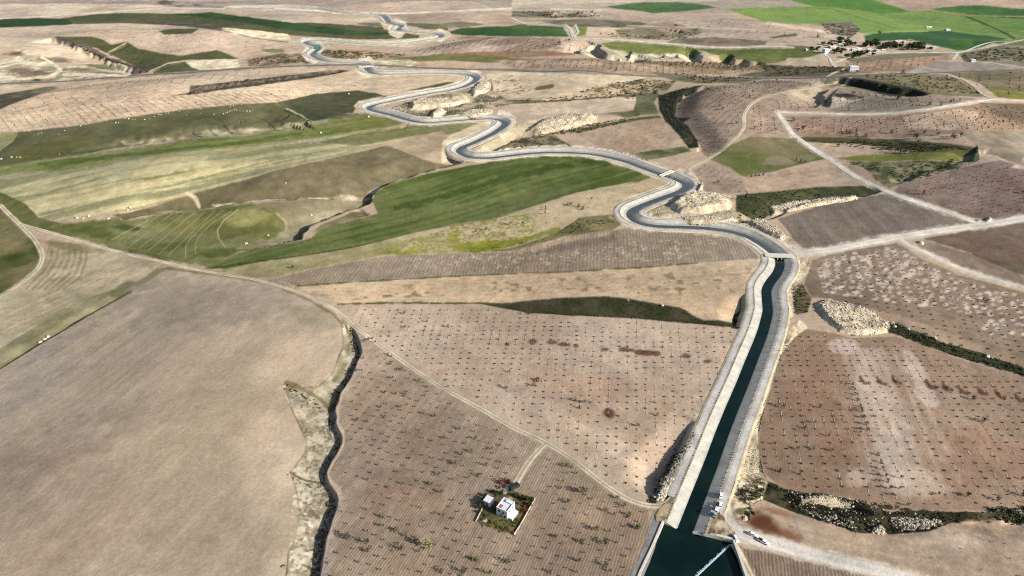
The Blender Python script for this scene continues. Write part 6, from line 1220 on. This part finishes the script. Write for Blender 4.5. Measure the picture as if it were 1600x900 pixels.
# boulders that can be counted
B1 = '47,205 60,209 65,208 101,204 92,210 126,197 166,189 181,192 185,192 195,185 201,186 207,187 211,187 226,187 233,185 241,182 248,179 252,179 259,178 263,177 280,174 292,180 310,170 314,170 314,177 334,179 349,178 352,177 355,176 359,174 362,173 366,172 369,172 360,166 365,165 377,164 380,174 386,174 390,174 394,172'
def boulders(s, label, group, sz=(0.8, 1.5)):
    for q in s.split():
        px, py = map(float, q.split(',')); x, y, z = (float(v[0]) for v in at(px, py)); r = random.uniform(*sz)
        add_single(ROCK_M[random.randrange(8)], 'boulder', x, y, z + 0.25 * r, r, label, 'boulder', group)
boulders(B1, 'pale boulder lying on the olive meadow under the hillside field', 'boulders on the olive meadow', (0.55, 1.0))
boulders('18,246 26,246 31,246 2,249 93,241', 'pale boulder at the near end of the green grass band', 'boulders at the grass band', (0.7, 1.3))
boulders('199,326 203,323', 'large pale boulder of the close pair on the olive slope', 'boulder pair on the olive slope', (1.3, 1.9))
boulders('120,341 130,342 139,338 170,342', 'pale boulder at the straw meadow corner near the track fork', 'boulders near the track fork', (0.9, 1.5))
boulders('446,286', 'single pale boulder on the brown slope', None, (1.2, 1.4)); boulders('485,330', 'single pale boulder on the saddle', None, (1.2, 1.4)); boulders('418,365', 'pale boulder beside the rounded green field', None, (1.2, 1.4)); boulders('573,318', 'pale boulder in the dark gully bend', None, (1.2, 1.4)); boulders('385,381', 'pale boulder at the tip of the tramlined field', None, (1.2, 1.5))
boulders('1396,502 1398,511', 'large white boulder of the pair beside the largest heap', 'boulder pair beside the largest heap', (1.5, 2.0)); boulders('1418,514', 'white boulder sitting in the upper green ditch', None, (1.6, 1.8)); boulders('1462,525', 'white boulder in the middle of the green ditch', None, (1.5, 1.8)); boulders('1543,558 1549,560', 'white boulder at the far end of the green ditch', 'boulders at the ditch end', (1.0, 1.5))
boulders('1035,478', 'single pale boulder on the dark weedy wedge', None, (1.2, 1.4)); boulders('981,470', 'small pale boulder at the top of the weedy wedge', None, (0.8, 1.0)); boulders('75,524 69,528 62,533', 'pale boulder on the verge of the big ploughed field', 'boulders on the verge', (0.9, 1.3))
boulders('545,147 576,183 501,208', 'pale boulder on the grass above the canal hairpin', 'boulders above the hairpin', (1.3, 2.0))

# ------------------------------------------------------------------ buildings
def building(px, py, w, d, h, rz, label, group=None, wall='white', roof='roof', win=3, floors=1, parapet=0.35, name='house', extra=None, cat='house'):
    x, y, z = (float(v[0]) for v in at(px, py)); r = thing(name, label, cat, (x, y, z), rz, group)
    wl_ = MB().box((0, 0, h / 2 - 0.3), (w, d, h + 0.6)).build('wall', M[wall], r)
    rf = MB().box((0, 0, h + 0.06), (w - 0.5, d - 0.5, 0.12))
    rf.build('roof', M[roof], r)
    if parapet:
        pm = MB()
        for s in (-1, 1): pm.box((s * (w / 2 - .12), 0, h + parapet / 2), (0.26, d + .02, parapet)); pm.box((0, s * (d / 2 - .12), h + parapet / 2 - .003), (w - .52, 0.26, parapet))
        pm.build('parapet', M[wall], r)
    fh = h / floors
    for fl in range(floors):
        for side, L in (((0, -1), w), ((1, 0), d), ((-1, 0), d)):
            nwin = max(1, int(round(win * L / max(w, d))))
            for k in range(nwin):
                u = (k + .5) / nwin * L - L / 2; zz = fl * fh + fh * .55
                if side[0] == 0: c, s3, fr = (u, -d / 2 - .01, zz), (1.1, .08, 1.2), (1.36, .05, 1.46)
                else: c, s3, fr = (side[0] * (w / 2 + .01), u, zz), (.08, 1.1, 1.2), (.05, 1.36, 1.46)
                f = MB().box(c, fr).build('window', M[wall], r); MB().box(c, s3).build('pane', M['glass'], f)
    MB().box((w * .22, -d / 2 - .03, 1.05), (1.0, .12, 2.1)).build('door', M['metal'], r)
    return r
# farmhouse: two storeys, flat roof with parapet, terrace on its sunny side
fx, fy = px_w(789, 799); 
# walls seen: left-front face from (773,795) to (793,812), right face to (805,797)
a = px_w(774.5, 804); b = px_w(792.5, 812.5); c = px_w(804, 797)
ux = b - a; w_ = np.hypot(*ux); rz = math.atan2(ux[1], ux[0]); dp = max(7.2, np.hypot(*(c - b)) * 0.95)
ctr = (a + b) / 2 + np.array([-math.sin(rz), math.cos(rz)]) * dp / 2
fh = thing('farmhouse', 'white two storey farmhouse with a flat parapet roof and sunny terrace', 'farmhouse', (ctr[0], ctr[1], zat(*ctr)), rz); fh.scale = (.93, .93, .93)
w, d, h = w_, dp, 4.7
MB().box((0, 0, h / 2 - .2), (w, d, h + .4)).build('wall', M['white'], fh)
rf = MB().box((0, 0, h + .05), (w - .5, d - .5, .12)).build('roof', M['roof'], fh)
MB().box((-w * .28, -d * .24, h + .13), (w * .3, d * .3, .05)).build('roof_patch', M['red'], rf)
MB().box((w * .12, d * .30, h + .5), (w * .5, d * .22, .7)).build('roof_hut', M['white'], rf)
pm = MB()
for s in (-1, 1): pm.box((s * (w / 2 - .12), 0, h + .25), (.26, d + .02, .6)); pm.box((0, s * (d / 2 - .12), h + .247), (w - .52, .26, .6))
pm.build('parapet', M['white'], fh)
for u, zz in ((-w * .24, 3.4), (w * .16, 3.3), (w * .3, 1.2)):
    f = MB().box((u, -d / 2 - .01, zz), (1.3, .06, 1.5)).build('window', M['roof'], fh); MB().box((u, -d / 2 - .02, zz), (1.0, .1, 1.2)).build('pane', M['glass'], f)
for v in (-d * .2, d * .22):
    f = MB().box((w / 2 + .01, v, 3.3), (.06, 1.3, 1.5)).build('window', M['roof'], fh); MB().box((w / 2 + .02, v, 3.3), (.1, 1.0, 1.2)).build('pane', M['glass'], f)
MB().box((-w * .05, -d / 2 - .04, 1.05), (1.1, .12, 2.1)).build('door', M['metal'], fh)
MB().box((w / 2 + 1.3, -d * .05, .55), (2.6, d * .8, 1.5)).build('terrace', M['white'], fh)
MB().box((w / 2 + .45, d * .3, .9), (.9, .9, 2.4)).build('stair_block', M['white'], fh)
sh = px_w(763.5, 786); s_ = thing('shed', 'small white flat roofed shed beside the farmhouse', 'shed', (sh[0], sh[1], zat(*sh)), rz)
MB().box((0, 0, 1.2), (3.4, 3.4, 2.8)).build('wall', M['white'], s_); MB().box((0, 0, 2.68), (3.7, 3.7, .16)).build('roof', M['roof'], s_); MB().box((.3, -1.72, 1.0), (.9, .1, 1.9)).build('door', M['metal'], s_); MB().box((-1.0, -1.72, 1.5), (.7, .1, .7)).build('window', M['glass'], s_)
vd = px_w(803, 762.5); v = thing('van', 'black van parked at the head of the farmhouse drive', 'van', (vd[0], vd[1], zat(*vd)), rz + 1.1)
MB().box((0, 0, 1.25), (4.6, 2.1, 1.7), taper=.93).build('body', M['paint_dark'], v); MB().box((2.35, 0, .9), (1.1, 2.0, 1.0), taper=.9).build('bonnet', M['paint_dark'], v); MB().box((1.9, 0, 1.75), (.9, 1.8, .6)).build('windscreen', M['glass'], v)
for sx in (-1, 1):
    for sy in (-1, 1): MB().tube((sx * 1.5, sy * .85, .38), (sx * 1.5, sy * 1.08, .38), .38, .38, 10).build('wheel', M['tyre'], v)
def wall_line(pxs, label, hgt=0.8, th=0.28, name='garden_wall', mat='wall_tan'):
    q = np.array([px_w(*p) for p in pxs]); o = np.array([*q.mean(0), 0.0]); mb = MB()
    for i in range(len(q) - 1):
        m_ = (q[i] + q[i + 1]) / 2; dd = q[i + 1] - q[i]; mb.box((m_[0] - o[0], m_[1] - o[1], zat(*m_) + hgt / 2 - .1), (np.hypot(*dd) + th, th, hgt + .2), math.atan2(dd[1], dd[0]))
    ob = mb.build(name, M[mat]); ob.location = o; return tag(ob, label, 'wall')
wall_line([(743.5, 815), (748, 806), (753.5, 795)], 'short pale garden wall below the shed')
wall_line([(803, 836), (813, 821), (823, 803), (836, 779.5)], 'long pale garden wall on the orchard side of the farmhouse')
gd = []
for bx_, by_ in zip(rng.uniform(744, 834, 260), rng.uniform(766, 838, 260)):
    if inside(np.array([bx_]), np.array([by_]), P('743,816 752,796 760,776 780,764 800,764 838,779 826,803 804,838 785,834 762,826'))[0] and not (772 < bx_ < 808 and 776 < by_ < 813): gd.append((*px_w(bx_, by_), 0.0))
gd = np.array(gd); gd[:, 2] = height(gd[:, 0], gd[:, 1])
for m_, mt_, lb_ in ((np.arange(len(gd)) % 3 > 0, 'leaf', 'green weeds filling the farmhouse garden'), (np.arange(len(gd)) % 3 == 0, 'scrub', 'brown weeds filling the farmhouse garden')):
    tag(scatter_mesh('garden_weeds', LOW_T, gd[m_], rng.uniform(0.35, 0.95, m_.sum()), M[mt_]), lb_, 'weeds', None, 'stuff')
hp = at(791, 762); 
heap('785,764 790,757 797,756 799,762 794,766', 1.4, 1.6, 'white sand pile beside the black van', 6, (.2, .4), 0.4, ((226, 224, 220), (208, 204, 198)), 'sand pile')
singles([(783, 752, 2.6), (790, 751, 2.6), (795, 753, 2.2), (780, 760, 2.0)], 'rust brown dead bush at the garden corner behind the farmhouse', 'bush', 'rust bushes behind the farmhouse', bush='rust')
singles([(822, 797, 2.0), (818, 790, 1.8), (824, 786, 1.8), (815, 800, 1.6), (810, 786, 1.4)], 'rust brown shrub in the garden right of the farmhouse', 'bush', 'rust shrubs in the garden', bush='rust')
singles([(757, 780, 2.6), (752, 786, 2.8), (750, 792, 2.4), (758, 774, 2.2), (776, 770, 2.4), (784, 770, 2.0), (770, 768, 2.0), (748, 800, 1.6)], 'dark green tree hugging the shed', 'tree', 'dark trees around the shed', 'dense', 1.1)
singles([(808, 774, 2.4), (816, 778, 2.6), (824, 780, 2.6), (831, 781, 2.4), (828, 788, 2.0)], 'dark tree in the upper garden corner', 'tree', 'dark trees in the upper garden', 'dense', 1.1)
singles([(760, 806, 1.4), (754, 812, 1.4), (768, 815, 1.6), (776, 819, 1.5), (784, 824, 1.6), (794, 826, 1.6), (800, 830, 1.4), (811, 812, 1.6), (806, 818, 1.6), (802, 822, 1.4), (758, 802, 1.5)], 'low green bush in the garden below the farmhouse', 'bush', 'green garden bushes', bush='leaf')

# village: every house its own
VIL = [(1291, 83, 13, 10, 7, .15, 'white', 2, 'large white two storey house at the left end of the village'), (1333, 111, 15, 10, 7.5, -.12, 'white', 2, 'lone white barn standing before the village'),
 (1298, 75, 9, 7, 3.4, .4, 'wall_tan', 1, 'tan low house behind the large white house'), (1304, 74.5, 8, 7, 3.4, .2, 'white', 1, 'small white house in the dark grove'), (1313, 71.5, 9, 7, 3.6, -.2, 'white', 1, 'white house with trees before and behind it'), (1316, 66, 9, 7, 3.6, .1, 'white', 1, 'topmost white house of the left grove'),
 (1310, 78, 8, 6, 3.2, .5, 'wall_tan', 1, 'tan house on the bare yard'), (1325, 79, 10, 7, 3.4, .1, 'wall_tan', 1, 'tan house above the dark trees'), (1335, 79.5, 11, 7, 3.6, -.1, 'white', 1, 'white house in the middle of the village'), (1341, 78, 9, 7, 3.4, .3, 'white', 1, 'white house touching the middle one'),
 (1353, 73, 9, 7, 3.4, .2, 'wall_tan', 1, 'tan house at the edge of the deep green field'), (1360, 79.5, 14, 7, 3.4, -.08, 'white', 1, 'long white house by the village street'), (1371, 80.5, 10, 7, 3.4, .2, 'wall_tan', 1, 'tan house right of the long white house'), (1379, 80, 8, 6, 3.2, .1, 'white', 1, 'small white house facing the street'),
 (1386, 75, 11, 8, 3.4, .35, 'roof', 1, 'grey roofed house among the right trees'), (1402, 67, 12, 9, 3.6, .1, 'wall_tan', 1, 'tan farm building against the deep green field'), (1407, 66.5, 9, 7, 3.6, .4, 'white', 1, 'white farm building against the deep green field'), (1414, 67, 9, 7, 3.2, .1, 'wall_tan', 1, 'tan shed beside the farm lane'),
 (1429, 72, 10, 8, 3.6, .2, 'white', 1, 'white house in the right hand grove'), (1435, 73, 9, 7, 3.4, -.2, 'roof', 1, 'grey house in the right hand grove'), (1451, 75, 18, 9, 3.2, .05, 'wall_tan', 1, 'long pale stable on the bare yard'), (1460, 76, 12, 8, 3.2, .05, 'wall_tan', 1, 'short pale stable at the end of the yard'),
 (1519, 96, 8, 7, 3.4, .1, 'white', 1, 'little white hut beside the stream'), (1449, 44, 8, 6, 3, .1, 'white', 1, 'white pump hut on the green plain'), (1480, 48, 10, 7, 3.4, .1, 'white', 1, 'white farm hut at the edge of the deep green field'), (1453, 43.5, 7, 5, 3, .4, 'white', 1, 'second small hut on the green plain'), (1260, 79, 5, 5, 2.8, .2, 'white', 1, 'tiny white hut on the green terrace')]
for px, py, w, d, h, rz, wm, fl, lb in VIL: building(px, py, w * .82, d * .8, h * .9, rz, lb, 'houses of the village', ('white' if fl == 2 else 'village_white') if wm == 'white' else wm, 'white' if fl == 2 else 'roof', 3, fl, name='barn' if 'barn' in lb else 'village_house')
paintless = 0
vt = []
GROVES = ['round the large white house', 'on the slope above the large white house', 'behind the topmost white house', 'at the edge of the fallow land', 'in front of the middle houses', 'below the middle houses', 'along the deep green field', 'beside the grey roofed house', 'left of the farm lane', 'at the farm buildings', 'in the right hand grove', 'at the end of the right hand grove', 'beside the village lane', 'alone in the bare yard', 'left of the village on the terrace', 'along the village street']
for gv, (cxx, cyy, rx, ry, n, hh) in enumerate(((1308, 82, 8, 4, 10, (5, 8)), (1290, 70, 12, 3, 11, (4, 7)), (1318, 67, 9, 3, 12, (5, 9)), (1330, 71, 10, 3, 10, (4, 7)), (1345, 85, 12, 2, 16, (4, 7)), (1340, 87, 7, 2.5, 10, (5, 8)), (1362, 71, 12, 3.5, 24, (6, 9)), (1380, 76, 10, 4, 14, (5, 9)), (1393, 73, 7, 4, 12, (6, 9)), (1404, 73, 6, 2, 6, (5, 8)), (1426, 75, 9, 3.5, 16, (6, 10)), (1437, 75, 6, 3, 10, (6, 9)), (1325, 91, 8, 2, 6, (4, 7)), (1311, 92, 2, 1, 1, (6, 7)), (1272, 77, 8, 1.5, 6, (4, 6)), (1355, 86, 10, 1.5, 8, (3, 6)))):
    for _ in range(int(n * 0.85)): vt.append((gv, cxx + random.uniform(-rx, rx), cyy + random.uniform(-ry, ry), random.uniform(*hh)))
for gv, px, py, h in vt:
    x, y, z = (float(v[0]) for v in at(px, py)); dk = random.random() < .8
    add_tree(x, y, z, h, random.uniform(.8, 1.15), 'dense' if dk else 'leaf', ('dark dense village tree ' if dk else 'lighter green village tree ') + GROVES[gv], 'tree', ('dark' if dk else 'lighter') + ' village trees ' + GROVES[gv])

# ------------------------------------------------------------------ cars
def car(px, py, heading_px, label, paint='paint_white', pickup=False):

    p = px_w(px, py); q = px_w(*heading_px); dd = q - p; z = 0.31 if px < 1140 else zat(*p) + 0.15
    r = thing('pickup_truck' if pickup else 'parked_car', label, 'car', (p[0], p[1], z), math.atan2(dd[1], dd[0]), 'cars parked beside the basin'); L = 5.2 if pickup else 4.4
    r.scale = (.88, .88, .88)
    MB().box((0, 0, .62), (L, 1.8, .62), taper=.96).build('body', M[paint], r)
    if pickup:
        MB().box((.35, 0, 1.22), (2.0, 1.66, .66), taper=.84).build('cabin', M[paint], r); MB().box((-1.65, 0, .99), (1.7, 1.5, .14)).build('cargo_bed', M['tyre'], r); cb, cl = .35, 2.0
    else:
        MB().box((-.25, 0, 1.2), (2.5, 1.62, .58), taper=.80).build('cabin', M[paint], r); cb, cl = -.25, 2.5
    for nm, s in (('windscreen', 1), ('rear_window', -1)): MB().box((cb + s * cl * .465, 0, 1.22), (.16, 1.4, .46)).build(nm, M['glass'], r)
    for s in (-1, 1): MB().box((cb, s * .745, 1.2), (cl * .74, .16, .36)).build('side_window', M['glass'], r)
    for sx in (-1, 1):
        for sy in (-1, 1): MB().tube((sx * L * .31, sy * .72, .33), (sx * L * .31, sy * .93, .33), .33, .33, 10).build('wheel', M['tyre'], r)
        for sy in (-1, 1): MB().box((sx * L * .487, sy * .62, .72), (.1, .34, .16)).build('headlight' if sx > 0 else 'tail_light', M['lamp'] if sx > 0 else M['red'], r)
car(1126.5, 776.5, (1127.5, 768), 'white car farthest along the canal road, alone', 'paint_white')
car(1125.5, 791.5, (1127, 782), 'white car in the middle of the canal side row')
car(1119, 799, (1122, 792), 'white car nearest the spoil bank in the tight canal side group')
car(1113.5, 803, (1120, 805), 'silver car at the canal edge of the tight group', 'paint_silver')
car(1117.5, 805.5, (1120, 800), 'pale car last in the tight canal side group', 'paint_silver')
car(1149.5, 843, (1153, 849), 'white car parked beside the wing wall corner')
car(1176, 836.5, (1182, 839), 'white hatchback on the upper side of the gravel road')
car(1192.5, 847.5, (1199, 851), 'white pickup on the lower side of the gravel road', 'paint_white', True)
